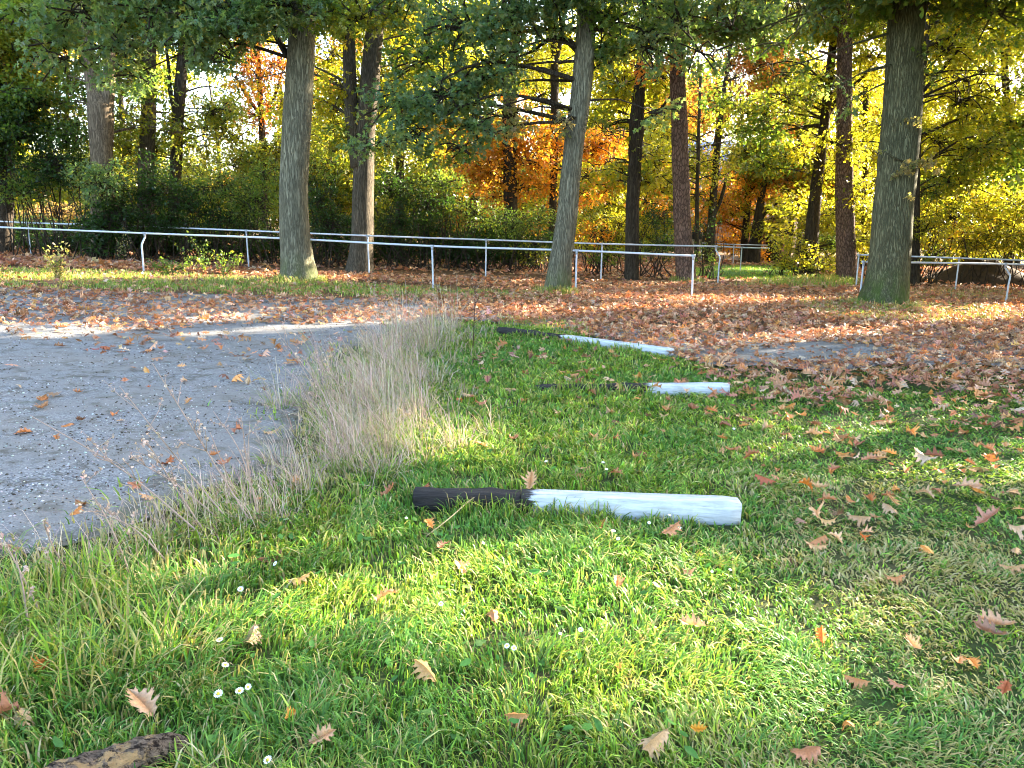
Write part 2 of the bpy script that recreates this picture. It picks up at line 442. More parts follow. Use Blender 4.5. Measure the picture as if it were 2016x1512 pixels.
def scatter(T, pos, X, N, size, col, curl=0.0, wid=1.0):
    """copies of a leaf template: pos n x 3, X leaf axis, N normal -> V, F, C"""
    tv, tf = T; n = len(pos); k = len(tv)
    X = X / (np.linalg.norm(X, axis=1)[:, None] + 1e-9)
    N = N - X * (N * X).sum(1)[:, None]; N = N / (np.linalg.norm(N, axis=1)[:, None] + 1e-9)
    Yv = np.cross(N, X)
    cu = np.broadcast_to(np.asarray(curl, float), (n,)) if np.ndim(curl) else rng.normal(0, 1, n) * curl
    cv = rng.normal(0, 1, n) * abs(curl if not np.ndim(curl) else np.mean(np.abs(curl)))
    z = cu[:, None] * (np.abs(tv[:, 1]) ** 1.5 * 2.2)[None] + cv[:, None] * ((tv[:, 0] - .5) ** 2 - .12)[None] * 1.3
    wd = np.broadcast_to(np.asarray(wid, float), (n,))
    P_ = (tv[None, :, 0, None] - .5) * X[:, None] + tv[None, :, 1, None] * wd[:, None, None] * Yv[:, None] + z[..., None] * N[:, None]
    V = pos[:, None] + P_ * np.asarray(size)[:, None, None]
    F = tf[None] + (np.arange(n) * k)[:, None, None]
    C = np.repeat(col, k, 0)
    return V.reshape(-1, 3), F.reshape(-1, tf.shape[1]), C

PAL = {  # real leaf colours (albedo) and how often each occurs
    'B': [((.08, .15, .08), 5), ((.115, .19, .09), 4), ((.17, .22, .08), 2), ((.24, .22, .07), .8)],
    'G': [((.065, .12, .03), 5), ((.10, .17, .035), 4), ((.19, .22, .04), 2)],
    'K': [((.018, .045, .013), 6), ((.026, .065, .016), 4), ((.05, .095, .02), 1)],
    'Y': [((.13, .17, .025), 4), ((.22, .24, .03), 4), ((.07, .12, .022), 3), ((.34, .26, .03), 1.2)],
    'L': [((.26, .28, .03), 5), ((.36, .33, .035), 4), ((.16, .20, .03), 3)],
    'O': [((.42, .20, .03), 4), ((.46, .27, .035), 4), ((.36, .13, .03), 2), ((.26, .22, .04), 1)],
    'R': [((.34, .11, .04), 4), ((.40, .17, .04), 3), ((.24, .17, .04), 2), ((.15, .15, .04), 1)],
    'W': [((.30, .26, .16), 4), ((.20, .20, .10), 3), ((.12, .16, .07), 3)],
    'T': [((.40, .26, .13), 4), ((.30, .18, .09), 4), ((.22, .2, .06), 2)],
}
LIT = [((.54, .33, .19), 4.5), ((.40, .195, .10), 4), ((.47, .20, .09), 3), ((.60, .29, .10), 1.6), ((.55, .38, .26), 2), ((.19, .10, .06), 1.6), ((.36, .17, .12), 2.4)]

def pick(pal, n, jit=.18):
    c = np.array([p[0] for p in pal]); wt = np.array([p[1] for p in pal], float)
    a = c[rng.choice(len(c), n, p=wt / wt.sum())]
    return np.clip(a * np.exp(rng.normal(0, jit, (n, 1))) * np.exp(rng.normal(0, jit * .35, (n, 3))), 0.003, .8)

def unit(n): 
    v = rng.normal(0, 1, (n, 3)); return v / np.linalg.norm(v, axis=1)[:, None]

# ------------------------------------------------------------------ trees
FOL = 2.3
def spray_leaves(acc, c, r, rz, pal, dens=1.0, leaf=.13, tmpl=T_SPRIG, twigs=None, root=None, spread=.34, droop=.35):
    """a bough: sprays of leaves through an ellipsoid round c; twigs carry them from root"""
    c = np.asarray(c, float)
    ns = max(3, int(dens * FOL * 26 * r * r * max(rz, .4) ** .8))
    p = unit(ns) * (rng.random((ns, 1)) ** .42) * np.array([r, r, rz]) + c
    p = p[p[:, 2] > zg(p[:, 0], p[:, 1]) + .25]
    keep = ~(in_sun_patch(p) & (rng.random(len(p)) < .7))
    p = p[keep]
    if not len(p): return
    if twigs is not None and root is not None:
        for q in p[rng.random(len(p)) < .45]:
            a = root + (c - root) * rng.uniform(.55, 1.05); m = (a + q) / 2 + rng.normal(0, .1, 3) * r + np.array([0, 0, .12 * r])
            add_tube(twigs, spline([a, m, q], .5), np.linspace(.013, .004, 99)[:len(spline([a, m, q], .5))] * (leaf / .13), 4, False)
    k = rng.integers(9, 20, len(p)); idx = np.repeat(np.arange(len(p)), k); n = len(idx)
    d = unit(n) * (rng.random((n, 1)) ** .6) * spread * np.array([1, 1, .75])
    pos = p[idx] + d
    ax = d + unit(n) * .15 + np.array([0, 0, -droop * .3])
    nm = unit(n) * .75 + np.array([0, 0, 1.0])
    bc = pick(pal, len(p), .1)[idx]; lc = pick(pal, n, .16)
    col = bc * .45 + lc * .55
    g = ~(in_sun_patch(pos) & (rng.random(n) < .985)); pos, ax, nm, col = pos[g], ax[g], nm[g], col[g]; n = len(pos)
    if not n: return
    V, F, C = scatter(tmpl, pos, ax, nm, leaf * rng.uniform(.6, 1.25, n), col, .35)
    acc.add(V, F, C)

def tree(name, label, stems, Y=None, base=None, mat=None, blobs=(), high=(), cat='tree', group='trees of the wood behind the rail fences', leaf=.155, sides=14, tmpl=T_SPRIG, limbs=(), filler=16, droopy=False):
    """stems: lists of (px, py, width px) in one upright plane at distance Y. blobs: (px, py, dY, r, rz, palette, density). high: (dx, dy, z, r, palette, density) above the frame"""
    if base is not None: Y = G(*base)[1]
    x0 = P(stems[0][0][0], stems[0][0][1], Y)
    b = np.array([x0[0], Y, float(zg(x0[0], Y))])
    t = thing(name, label, cat, b, group)
    cr = Acc(); paths = []; brs = []
    mat = mat or M_DARKBARK; bmat = M_DARKBARK if mat is M_OAK else mat
    for si, st in enumerate(stems):
        rows = []
        for i, (px, py, wpx) in enumerate(st):
            q = P(px, py, Y); dep = q[1] * cp_ - (q[2] - CAMH) * sp_
            rows.append([*q, wpx * dep / FPX / 2])
        if si == 0 and rows[0][2] > b[2] - .1:
            r0 = list(rows[0]); r0[2] = b[2] - .2; r0[3] *= 1.08; rows.insert(0, r0)
        s = spline(rows, .22); s[:, :2] += (np.cumsum(rng.normal(0, .006, (len(s), 2)), 0))
        paths.append(s)
        tr = Acc(); add_tube(tr, s[:, :3], np.maximum(s[:, 3], .012), sides if si == 0 else max(8, sides - 4), True, .035); tr.build('trunk', mat, t, True, b)
    allp = np.concatenate(paths)
    def attach(c, lift=.35):
        d = np.linalg.norm(allp[:, :3] - c, axis=1) + np.maximum(0, allp[:, 2] - c[2] - .1) * 1.5
        j = int(np.argmin(d)); lo = allp[j]; z = lo[2] - lift * d[j] * .6
        k = int(np.argmin(np.linalg.norm(allp[:, :2] - lo[:2], axis=1) * .6 + np.abs(allp[:, 2] - max(z, b[2] + 1.2))))
        return allp[k]
    blobs = list(blobs); fill = [q for q in blobs if q[5] != 'W']
    for i in range(filler if fill else 0):
        q = random.choice(fill); blobs.append((q[0] + rng.uniform(-110, 110), q[1] + rng.uniform(-70, 70) * (1 if q[1] > 40 else .4), q[2] + rng.uniform(-.6, 1.2), q[3] * rng.uniform(.7, 1.1), q[4], q[5], q[6] * .8))
    for bl in blobs:
        br = Acc(); px, py, dy, r, rz, pal, dens = bl
        c = P(px, py, Y + dy); a = attach(c, -.5 if droopy else .2)
        L = np.linalg.norm(c - a[:3])
        m = (a[:3] + c) / 2 + rng.normal(0, .06, 3) * L + np.array([0, 0, .10 * L])
        s = spline([a[:3], m, c], .4)
        add_tube(br, s, np.linspace(min(a[3] * .45, .016 + .008 * L), .008, len(s)), 6, False)
        spray_leaves(cr, c, r, rz * 1.35, PAL[pal], dens, leaf, tmpl, br, c + (a[:3] - c) * min(1, .9 / L), .34 if tmpl is T_OAK2 else .42); br.build('branch', bmat, t, True, b)
    for dx, dy, z, r, pal, dens in high:
        br = Acc()
        top = allp[np.argmax(allp[:, 2])]
        c = np.array([top[0] + dx, Y + dy, z + b[2]]); a = attach(c)
        s = spline([a[:3], (a[:3] + c) / 2 + np.array([0, 0, .3]), c], .8)
        add_tube(br, s, np.linspace(min(a[3] * .4, .08), .02, len(s)), 5, False)
        br.build('branch', bmat, t, True, b); spray_leaves(cr, c, r, r * .75, PAL[pal], dens, leaf * 1.35, T_RHOMB if tmpl is not T_OAK2 else T_SPRIG, None, None, .45)
    for pts in limbs:
        rows = []
        for px, py, dy, wpx in pts:
            q = P(px, py, Y + dy); rows.append([*q, wpx * q[1] / FPX / 2])
        s = spline(rows, .25); br = Acc(); add_tube(br, s[:, :3], np.maximum(s[:, 3], .008), 7, True, .05); br.build('branch', bmat, t, True, b)
    if cr.n: cr.build('crown', M_LEAF, t, False, b)
    return t

def tops(n, r0=3.0, z0=8, z1=15, pal='Y', dens=.5, rr=(1.4, 2.1)):
    out = []
    for i in range(n):
        a = rng.random() * 6.283; q = r0 * math.sqrt(rng.random()); z = rng.uniform(z0, z1)
        out.append((q * math.cos(a), q * math.sin(a), z, rng.uniform(*rr), pal if isinstance(pal, str) and len(pal) == 1 else random.choice(pal), dens))
    return out

#TREES_BEGIN
# --- the three big trunks beside the fences
tree('oak_tree', 'stout straight grey-green oak trunk standing on the grass left of the middle, by the rails',
     [[(592, 556, 82), (591, 530, 68), (588, 490, 60), (584, 400, 56), (587, 300, 56), (592, 200, 57), (597, 100, 54), (600, 0, 52), (603, -150, 46), (606, -400, 30)]],
     base=(592, 553), mat=M_OAK, droopy=True, filler=3, sides=28, tmpl=T_OAK2, leaf=.2,
     blobs=[(560, 10, -1, 1.1, .5, 'B', .9), (470, 30, -1.2, 1.1, .5, 'B', .8), (385, 70, -1.5, 1.0, .55, 'B', .9), (420, 120, -1.2, .7, .35, 'B', .8), (300, 30, -1, 1.1, .5, 'B', .8), (215, 100, -1, .9, .5, 'B', .8),
            (245, 155, -.8, .6, .35, 'B', 1.0), (140, 30, -.6, 1.1, .5, 'B', 1.0), (60, 30, 0, 1.0, .5, 'G', .9), (640, 20, -.5, .8, .4, 'G', .9), (110, 100, .5, .8, .4, 'G', .8), (340, -40, -1, 1.4, .6, 'B', 1), (520, -60, -1, 1.5, .6, 'B', 1), (180, -50, -1, 1.4, .6, 'B', 1)],
     high=tops(4, 4, 8, 14, 'G', .5), limbs=[[(590, 130, 0, 20), (560, 100, .2, 13), (530, 45, .3, 9), (505, 10, .4, 6)]])
tree('oak_tree', 'leaning oak trunk, pale below and black above, right of the middle between two rail posts',
     [[(1095, 578, 58), (1097, 550, 50), (1103, 500, 43), (1115, 400, 39), (1125, 300, 38), (1138, 200, 40), (1146, 100, 40), (1150, 0, 38), (1155, -200, 30), (1160, -420, 18)]],
     base=(1095, 575), mat=M_OAK, droopy=True, filler=5, sides=24, tmpl=T_OAK2, leaf=.19,
     blobs=[(1000, 40, -.5, 1.1, .5, 'B', 1), (900, 60, -.8, 1.1, .6, 'B', 1), (965, 130, -.6, .9, .5, 'B', 1), (865, 190, -.8, 1.0, .5, 'B', 1.1), (785, 215, -1, .9, .45, 'B', 1.1), (800, 275, -1.2, .8, .35, 'B', 1), (725, 290, -1.2, .55, .22, 'B', 1), (920, 245, -.8, .9, .45, 'B', 1),
            (990, 230, -.5, .7, .4, 'W', .9), (880, 300, -1, .7, .3, 'G', .9), (1080, 20, -.3, 1, .5, 'B', 1), (1200, 60, -.3, .9, .5, 'G', 1), (1285, 100, -.5, .9, .5, 'B', 1), (1292, 225, -.6, .5, .3, 'B', 1.1), (1345, 55, -.5, .9, .5, 'B', 1), (1128, 230, -.4, .35, .35, 'W', 1), (1400, 110, -.5, .8, .4, 'B', .9),
            (1440, 50, -.4, .9, .4, 'B', .9), (830, 120, -.4, .9, .5, 'G', .9), (700, 40, 0, .9, .4, 'Y', .9), (1050, -50, -1, 1.5, .6, 'B', 1), (1250, -50, -1, 1.5, .6, 'B', 1)],
     high=tops(4, 4, 8, 14, 'G', .5),
     limbs=[[(1140, 100, 0, 16), (1110, 75, .2, 11), (1080, 78, .4, 8), (1050, 100, .6, 6), (1020, 112, .7, 4)], [(1150, 30, 0, 14), (1180, 25, -.2, 9), (1212, 32, -.3, 6), (1250, 20, -.4, 4)], [(1143, 95, 0, 9), (1190, 92, .2, 5), (1240, 98, .4, 3)]])
tree('oak_tree', 'thickest mossy green oak trunk at the right, in front of the fence end',
     [[(1738, 604, 104), (1741, 580, 92), (1747, 550, 82), (1753, 500, 77), (1760, 400, 73), (1766, 300, 72), (1772, 200, 69), (1777, 100, 65), (1781, 0, 64), (1785, -200, 50), (1790, -420, 30)]],
     base=(1738, 600), mat=M_OAK_MOSS, droopy=True, filler=6, sides=32, tmpl=T_OAK2, leaf=.18,
     blobs=[(1700, 15, .5, .8, .4, 'G', .9), (1640, 175, -.3, .5, .3, 'B', 1), (1665, 205, -.3, .4, .25, 'B', 1), (1575, 30, .2, 1, .5, 'B', .9), (1530, 90, .2, .9, .4, 'G', .9), (1590, 120, 0, .6, .3, 'G', .9), (1880, 20, .5, .9, .5, 'Y', .9), (1975, 30, .6, 1, .5, 'G', .9), (1820, 130, -.3, .35, .3, 'G', 1), (1500, -30, 0, 1.4, .6, 'B', 1), (1900, -50, 0, 1.5, .6, 'G', 1), (1680, -60, 0, 1.4, .6, 'G', 1)],
     high=tops(12, 5, 8, 15, 'G', .5) + [(rng.uniform(-3, 4), rng.uniform(-4, 2), rng.uniform(7.4, 11), 1.9, 'G', .6) for _ in range(14)],
     limbs=[[(1790, 60, 0, 24), (1812, 20, .2, 20), (1830, -30, .3, 15), (1860, -120, .4, 10)], [(1800, 290, 0, 5), (1780, 318, -.35, 4), (1735, 295, -.45, 3)]])

# --- trunks of the wood, left to right
tree('broadleaf_tree', 'dark trunk half hidden in foliage at the left edge',
     [[(8, 510, 30), (15, 250, 27), (25, 100, 24), (32, -60, 20), (36, -300, 10)]], Y=27,
     blobs=[(20, 60, 0, 1.6, .9, 'Y', .7), (40, 130, .5, 1.2, .7, 'O', .5), (10, 230, -1, 1.6, 1, 'G', .9), (-60, 120, 0, 1.8, 1, 'Y', .8), (90, 40, 1, 1.2, .6, 'Y', .6)], high=tops(5, 3, 9, 15, 'Y'))
tree('broadleaf_tree', 'twin-stemmed pale brown tree forking above the left rails',
     [[(200, 512, 44), (203, 400, 41), (203, 300, 40), (201, 215, 46), (190, 180, 30), (178, 120, 24), (170, 60, 21), (160, -20, 18), (150, -250, 8)], [(206, 235, 28), (213, 180, 24), (215, 120, 20), (216, 60, 18), (217, -20, 16), (220, -250, 8)]], Y=26, mat=bark_material('brown_bark', (.10, .075, .05), (.30, .23, .16)), sides=18,
     blobs=[(140, 170, 1, 1.0, .6, 'Y', .7), (90, 210, 1, 1.1, .6, 'Y', .6), (250, 110, 1, 1.0, .6, 'G', .6), (190, 20, 1, 1.5, .7, 'Y', .7), (250, 230, .5, .8, .5, 'Y', .7), (130, 260, .5, 1, .5, 'G', .8), (60, 50, 1, 1.2, .6, 'Y', .6)], high=tops(6, 3, 9, 15, 'Y'))
tree('broadleaf_tree', 'smooth branchless brown trunk next right of the twin-stemmed tree',
     [[(290, 515, 33), (290, 330, 31), (293, 200, 29), (293, 100, 28), (294, 0, 27), (295, -250, 12)]], Y=28, mat=bark_material('smooth_brown_bark', (.09, .07, .05), (.2, .16, .12)),
     blobs=[(300, 60, .5, 1.3, .6, 'G', .7), (260, 10, .5, 1.3, .6, 'Y', .7), (330, 240, 1, .9, .5, 'Y', .6), (250, 290, 1, 1, .5, 'Y', .7), (380, 20, 1, 1.2, .5, 'G', .7)], high=tops(5, 3, 9, 15, 'Y'))
tree('broadleaf_tree', 'slender dark trunk with a side branch, half lit, left of the big straight oak',
     [[(343, 515, 23), (344, 330, 22), (352, 200, 22), (358, 100, 20), (362, 0, 18), (366, -250, 8)], [(346, 218, 13), (335, 185, 9), (331, 140, 7), (326, 90, 5)]], Y=28,
     blobs=[(410, 60, .5, 1.2, .6, 'G', .7), (420, 210, 1.5, .9, .5, 'Y', .55), (380, 290, 1, 1.1, .5, 'Y', .7), (450, 30, 1, 1.2, .5, 'Y', .6)], high=tops(5, 3, 9, 15, 'Y'))
tree('broadleaf_tree', 'twin trunks close together, lit on one edge, right of the big straight oak',
     [[(708, 532, 58), (712, 480, 46), (714, 300, 39), (722, 200, 38), (732, 100, 36), (740, 0, 33), (748, -250, 16)], [(706, 330, 32), (697, 260, 28), (690, 180, 26), (688, 60, 24), (688, -60, 20), (686, -250, 9)]], Y=24, sides=18, mat=bark_material('grey_brown_bark', (.05, .042, .03), (.17, .145, .11)),
     blobs=[(640, 120, 1, 1, .6, 'L', .7), (650, 220, 1, .9, .6, 'L', .7), (790, 60, 1, 1.1, .6, 'L', .7), (830, 130, 1.5, 1, .5, 'Y', .7), (670, 20, 1, 1.1, .6, 'Y', .7), (760, 160, 1.5, .9, .5, 'Y', .7), (650, 300, .5, .8, .4, 'Y', .8), (560, 150, 2, .9, .5, 'O', .4)], high=tops(6, 3, 9, 15, 'Y'))
tree('broadleaf_tree', 'thin dark trunk behind the drooping oak bough, right of the twin trunks',
     [[(785, 540, 17), (787, 300, 16), (788, 100, 15), (789, -200, 8)]], Y=33,
     blobs=[(760, 300, 0, 1.2, .6, 'Y', .7), (850, 250, 0, 1.2, .7, 'L', .7), (870, 60, 0, 1.4, .7, 'L', .7), (760, 60, 1, 1.4, .7, 'Y', .7), (840, 350, 0, 1.2, .5, 'Y', .7)], high=tops(5, 3, 10, 15, 'L'))
tree('broadleaf_tree', 'dark trunk among orange leaves left of the leaning oak',
     [[(1005, 540, 29), (1005, 400, 28), (1003, 300, 26), (1000, 200, 23), (1010, 100, 21), (1018, 0, 19), (1024, -250, 9)]], Y=30,
     blobs=[(960, 320, -.5, 1.1, .5, 'O', .9), (1050, 320, 0, 1.1, .6, 'O', .9), (1000, 290, 0, 1, .5, 'O', .7), (930, 355, 0, .9, .4, 'O', .7), (1040, 120, 1, 1.2, .6, 'L', .7), (960, 40, 1, 1.3, .6, 'Y', .7), (940, 180, 1.5, 1.1, .6, 'L', .7)], high=tops(5, 3, 10, 15, 'L'))
tree('broadleaf_tree', 'thin forked trunk just left behind the leaning oak trunk',
     [[(1086, 540, 15), (1088, 400, 15), (1091, 250, 16), (1092, 140, 16), (1085, 60, 10), (1070, -100, 6)], [(1092, 140, 11), (1104, 80, 8), (1112, 20, 7), (1120, -120, 4)]], Y=31,
     blobs=[(1100, 260, 0, 1.1, .6, 'O', .8), (1060, 370, 0, 1, .4, 'O', .8), (1170, 300, .5, 1.1, .6, 'O', .7), (1180, 130, 1, 1.2, .6, 'L', .7), (1060, 190, 1, 1, .5, 'Y', .7), (1180, 20, 1, 1.3, .6, 'Y', .7), (1150, 380, 1, 1, .5, 'O', .6)], high=tops(5, 3, 10, 15, 'L'))
tree('broadleaf_tree', 'dark knotted trunk midway between the leaning oak and the reddish pine',
     [[(1243, 552, 30), (1245, 400, 27), (1250, 300, 26), (1253, 245, 30), (1258, 180, 22), (1264, 100, 20), (1270, 0, 18), (1276, -250, 8)]], base=(1243, 550),
     blobs=[(1210, 190, 1, 1, .6, 'L', .8), (1300, 160, 1, 1, .6, 'L', .8), (1200, 260, .5, 1, .5, 'Y', .7), (1300, 320, 1.5, 1, .6, 'L', .9), (1220, 340, 1.5, 1, .6, 'L', .8), (1260, 40, 1, 1.2, .6, 'Y', .7), (1280, 400, 2, .8, .4, 'O', .7)], high=tops(5, 3, 9, 15, 'L'),
     limbs=[[(1253, 240, 0, 12), (1225, 238, .2, 8), (1190, 250, .4, 5)], [(1255, 245, 0, 10), (1290, 225, .3, 6), (1320, 190, .5, 4)]])
tree('pine_tree', 'reddish plated pine trunk by the near fence end, left of the clearing gap',
     [[(1352, 557, 44), (1350, 520, 37), (1345, 400, 33), (1342, 250, 31), (1338, 150, 29), (1336, 0, 26), (1334, -250, 16), (1333, -500, 8)]], base=(1352, 555), mat=M_PINE, sides=20,
     blobs=[(1338, 110, -.4, .6, .35, 'R', 1), (1320, 40, 0, 1, .5, 'G', .7), (1400, 40, 0, 1.1, .5, 'B', .7)], high=tops(4, 2.5, 11, 15, 'K'))
tree('broadleaf_tree', 'dark slanting trunk between the two reddish pine trunks',
     [[(1588, 548, 34), (1592, 520, 28), (1602, 420, 25), (1613, 320, 22), (1626, 210, 19), (1638, 100, 16), (1646, 0, 13), (1660, -250, 7)]], base=(1590, 545),
     blobs=[(1540, 200, 0, 1.2, .6, 'Y', .8), (1500, 260, 0, 1.1, .6, 'G', .8), (1450, 210, .5, 1.1, .6, 'Y', .7), (1560, 290, .5, 1.1, .5, 'L', .7), (1500, 330, .5, 1, .4, 'Y', .7), (1580, 60, 0, 1.2, .6, 'Y', .7), (1700, 120, 1, 1, .6, 'L', .7), (1650, 320, 1, 1, .6, 'L', .7), (1560, 400, 1, .9, .5, 'L', .8), (1540, 460, 1, .8, .4, 'L', .8), (1640, 420, 1.5, 1, .5, 'L', .8)], high=tops(5, 3, 10, 15, 'Y'),
     limbs=[[(1612, 248, 0, 9), (1580, 250, 0, 6), (1545, 258, 0, 4)], [(1622, 235, 0, 14), (1655, 190, .2, 9), (1700, 150, .4, 6), (1740, 95, .5, 4)]])
tree('pine_tree', 'tall straight reddish plated pine trunk left of the thick mossy oak',
     [[(1666, 554, 44), (1665, 520, 37), (1662, 400, 34), (1660, 250, 31), (1660, 100, 29), (1660, 0, 27), (1660, -250, 16), (1660, -500, 8)]], base=(1665, 552), mat=M_PINE, sides=20,
     blobs=[(1640, 30, 0, 1, .5, 'Y', .7), (1700, 60, 1, 1.2, .6, 'L', .7)], high=tops(4, 2.5, 11, 16, 'K'), limbs=[[(1656, 118, 0, 8), (1638, 108, -.2, 6), (1612, 100, -.4, 4)]])
tree('broadleaf_tree', 'dark trunk leaning away just behind the thick mossy oak',
     [[(1797, 540, 26), (1800, 400, 22), (1805, 280, 20), (1815, 150, 18), (1828, 30, 16), (1840, -150, 9)]], Y=27,
     blobs=[(1870, 100, .5, 1.2, .7, 'L', .9), (1900, 200, .5, 1.2, .7, 'L', .9), (1850, 280, 1, 1, .6, 'L', .8), (1940, 290, .5, 1.1, .5, 'Y', .9), (1870, 360, 1, 1, .5, 'Y', .8), (1730, 250, 1.5, 1, .6, 'L', .7), (1960, 180, 1, 1.1, .6, 'L', .8), (1960, 80, 1.5, .9, .5, 'L', .7), (1900, 20, 1, 1.2, .6, 'L', .7), (1700, 380, 1.5, 1, .5, 'L', .8), (1720, 470, 1, .9, .4, 'L', .7)], high=tops(6, 3.5, 9, 15, 'L'),
     limbs=[[(1812, 185, 0, 8), (1870, 120, .2, 5), (1930, 40, .4, 3), (1960, 0, .5, 2)], [(1805, 270, 0, 9), (1850, 250, .3, 6), (1910, 225, .5, 4)]])
tree('broadleaf_tree', 'dark trunk near the right edge among yellow-green leaves',
     [[(1985, 530, 17), (1985, 330, 16), (1983, 240, 14), (1975, 120, 12), (1970, -100, 7)]], Y=31,
     blobs=[(2010, 250, -1, 1.3, .6, 'Y', .9), (1950, 420, 0, 1.3, .6, 'L', .9), (2010, 400, -1, 1.2, .6, 'L', .9), (1920, 340, 0, 1.1, .5, 'Y', .8), (2060, 120, 0, 1.5, .8, 'Y', .8), (2000, 330, -1, 1.1, .4, 'G', .9), (2020, 60, 0, 1.2, .7, 'G', .8), (1850, 440, 0, 1.1, .5, 'L', .9)], high=tops(6, 3.5, 9, 15, 'Y'))
tree('broadleaf_tree', 'small dark trunk at the clearing, nearest left of the little brick shed',
     [[(1485, 490, 24), (1492, 430, 18), (1500, 370, 13), (1506, 320, 10), (1515, 260, 6)]], Y=41,
     blobs=[(1500, 330, 0, 1.6, .8, 'Y', .8), (1530, 420, 0, 1.2, .5, 'L', .7), (1470, 300, 0, 1.3, .6, 'Y', .7)], limbs=[[(1490, 445, 0, 9), (1510, 415, 0, 7), (1530, 400, 0, 5)]])
tree('broadleaf_tree', 'thin dark trunk second left of the brick shed, bending at the top',
     [[(1466, 482, 15), (1470, 420, 12), (1475, 370, 11), (1490, 335, 9), (1510, 300, 6)]], Y=42,
     blobs=[(1440, 420, 1, 1.3, .7, 'O', .8), (1430, 350, 1, 1.2, .6, 'O', .6), (1475, 350, 2, 1.2, .6, 'O', .6), (1410, 440, 1, 1.1, .5, 'O', .8)])
tree('broadleaf_tree', 'dark trunk among orange foliage right behind the left pine',
     [[(1398, 500, 18), (1402, 420, 15), (1408, 340, 13), (1413, 280, 12), (1425, 180, 9), (1440, 60, 6)]], Y=39,
     blobs=[(1400, 400, 1, 1.2, .6, 'O', .7), (1390, 330, 2, 1.2, .6, 'L', .6), (1410, 190, 1, 1.4, .7, 'R', .5), (1370, 240, 1, 1.2, .7, 'R', .4), (1440, 130, 1, 1.3, .6, 'R', .45), (1400, 60, 1, 1.6, .8, 'Y', .6), (1470, 20, 1, 1.6, .8, 'Y', .6), (1500, 90, 1, 1.4, .7, 'R', .5), (1540, 150, 1.5, 1.5, .7, 'Y', .6), (1480, 190, 1, 1.4, .7, 'R', .5), (1530, 60, 2, 1.5, .8, 'Y', .6)], filler=20, limbs=[[(1402, 430, 0, 9), (1420, 390, 0, 7), (1430, 350, 0, 5)]])
tree('broadleaf_tree', 'very thin dark pole-like trunk immediately right of the left pine',
     [[(1371, 480, 9), (1372, 400, 8), (1375, 280, 7), (1378, 150, 5)]], Y=37, blobs=[(1375, 300, 1, .9, .5, 'L', .6), (1340, 330, 1, 1.1, .6, 'L', .6)], sides=8)
tree('broadleaf_tree', 'red-leaved tree seen through the gap left of the straight oak, sky behind',
     [[(520, 510, 14), (518, 300, 13), (512, 180, 11), (505, 60, 8)], [(515, 230, 8), (485, 190, 6), (462, 150, 4)], [(515, 230, 8), (540, 190, 6), (556, 140, 4)]], Y=36,
     blobs=[(480, 120, 0, 1.1, .7, 'R', .55), (520, 170, 0, 1.1, .7, 'R', .55), (545, 120, 0, 1, .6, 'R', .5), (500, 230, 0, 1.2, .6, 'R', .5), (440, 240, 0, 1.1, .5, 'Y', .5), (540, 300, 0, 1.4, .6, 'Y', .8), (460, 320, 0, 1.4, .6, 'Y', .8), (520, 50, 1, 1.4, .7, 'Y', .5)], sides=10)
tree('broadleaf_tree', 'yellow-leaved far tree between the twin-stemmed tree and the slender dark trunk',
     [[(240, 510, 12), (245, 300, 11), (238, 150, 9), (236, 0, 6)]], Y=40, sides=8,
     blobs=[(230, 330, 0, 1.8, .7, 'Y', .8), (300, 360, 0, 1.6, .6, 'L', .8), (130, 330, 0, 1.6, .7, 'Y', .8), (380, 340, 1, 1.6, .7, 'L', .7), (320, 150, 2, 1.3, .6, 'Y', .35), (60, 340, 0, 1.8, .8, 'Y', .8), (420, 160, 2, 1.2, .5, 'Y', .35), (150, 60, 1, 1.6, .6, 'Y', .5)])
tree('broadleaf_tree', 'bright yellow far tree seen past the left of the leaning oak',
     [[(925, 520, 14), (930, 300, 13), (935, 150, 10), (938, 0, 7)]], Y=42, sides=8,
     blobs=[(920, 350, 0, 1.8, .8, 'O', .8), (900, 200, 0, 1.7, .8, 'L', .7), (980, 150, 1, 1.7, .8, 'L', .7), (860, 400, 0, 1.6, .7, 'Y', .8), (1010, 420, 0, 1.7, .8, 'L', .8), (820, 300, 0, 1.6, .7, 'L', .7), (1080, 440, 0, 1.5, .7, 'L', .8), (940, 40, 1, 1.7, .8, 'Y', .6)])
tree('broadleaf_tree', 'glowing yellow far tree between the leaning oak and the knotted trunk',
     [[(1190, 520, 13), (1192, 300, 11), (1200, 150, 9), (1205, 0, 6)]], Y=40, sides=8,
     blobs=[(1190, 400, 0, 1.6, .8, 'L', .9), (1280, 360, 0, 1.6, .8, 'L', .9), (1180, 220, 0, 1.5, .8, 'L', .8), (1290, 250, 0, 1.6, .8, 'L', .8), (1310, 430, 0, 1.4, .7, 'L', .8), (1200, 480, 0, 1.4, .6, 'L', .8), (1220, 90, 1, 1.6, .8, 'L', .7), (1300, 20, 1, 1.6, .7, 'Y', .6)])
tree('broadleaf_tree', 'lime-yellow far tree behind the right pine and the slanting trunk',
     [[(1700, 520, 13), (1702, 300, 11), (1705, 100, 8)]], Y=41, sides=8,
     blobs=[(1690, 280, 0, 1.7, .9, 'L', .8), (1620, 330, 0, 1.6, .8, 'O', .6), (1620, 430, 0, 1.6, .8, 'L', .9), (1710, 420, 0, 1.6, .8, 'L', .9), (1720, 150, 0, 1.7, .9, 'L', .7), (1600, 150, 1, 1.7, .9, 'Y', .6), (1560, 360, 0, 1.5, .7, 'O', .6), (1640, 50, 1, 1.7, .8, 'Y', .6)])
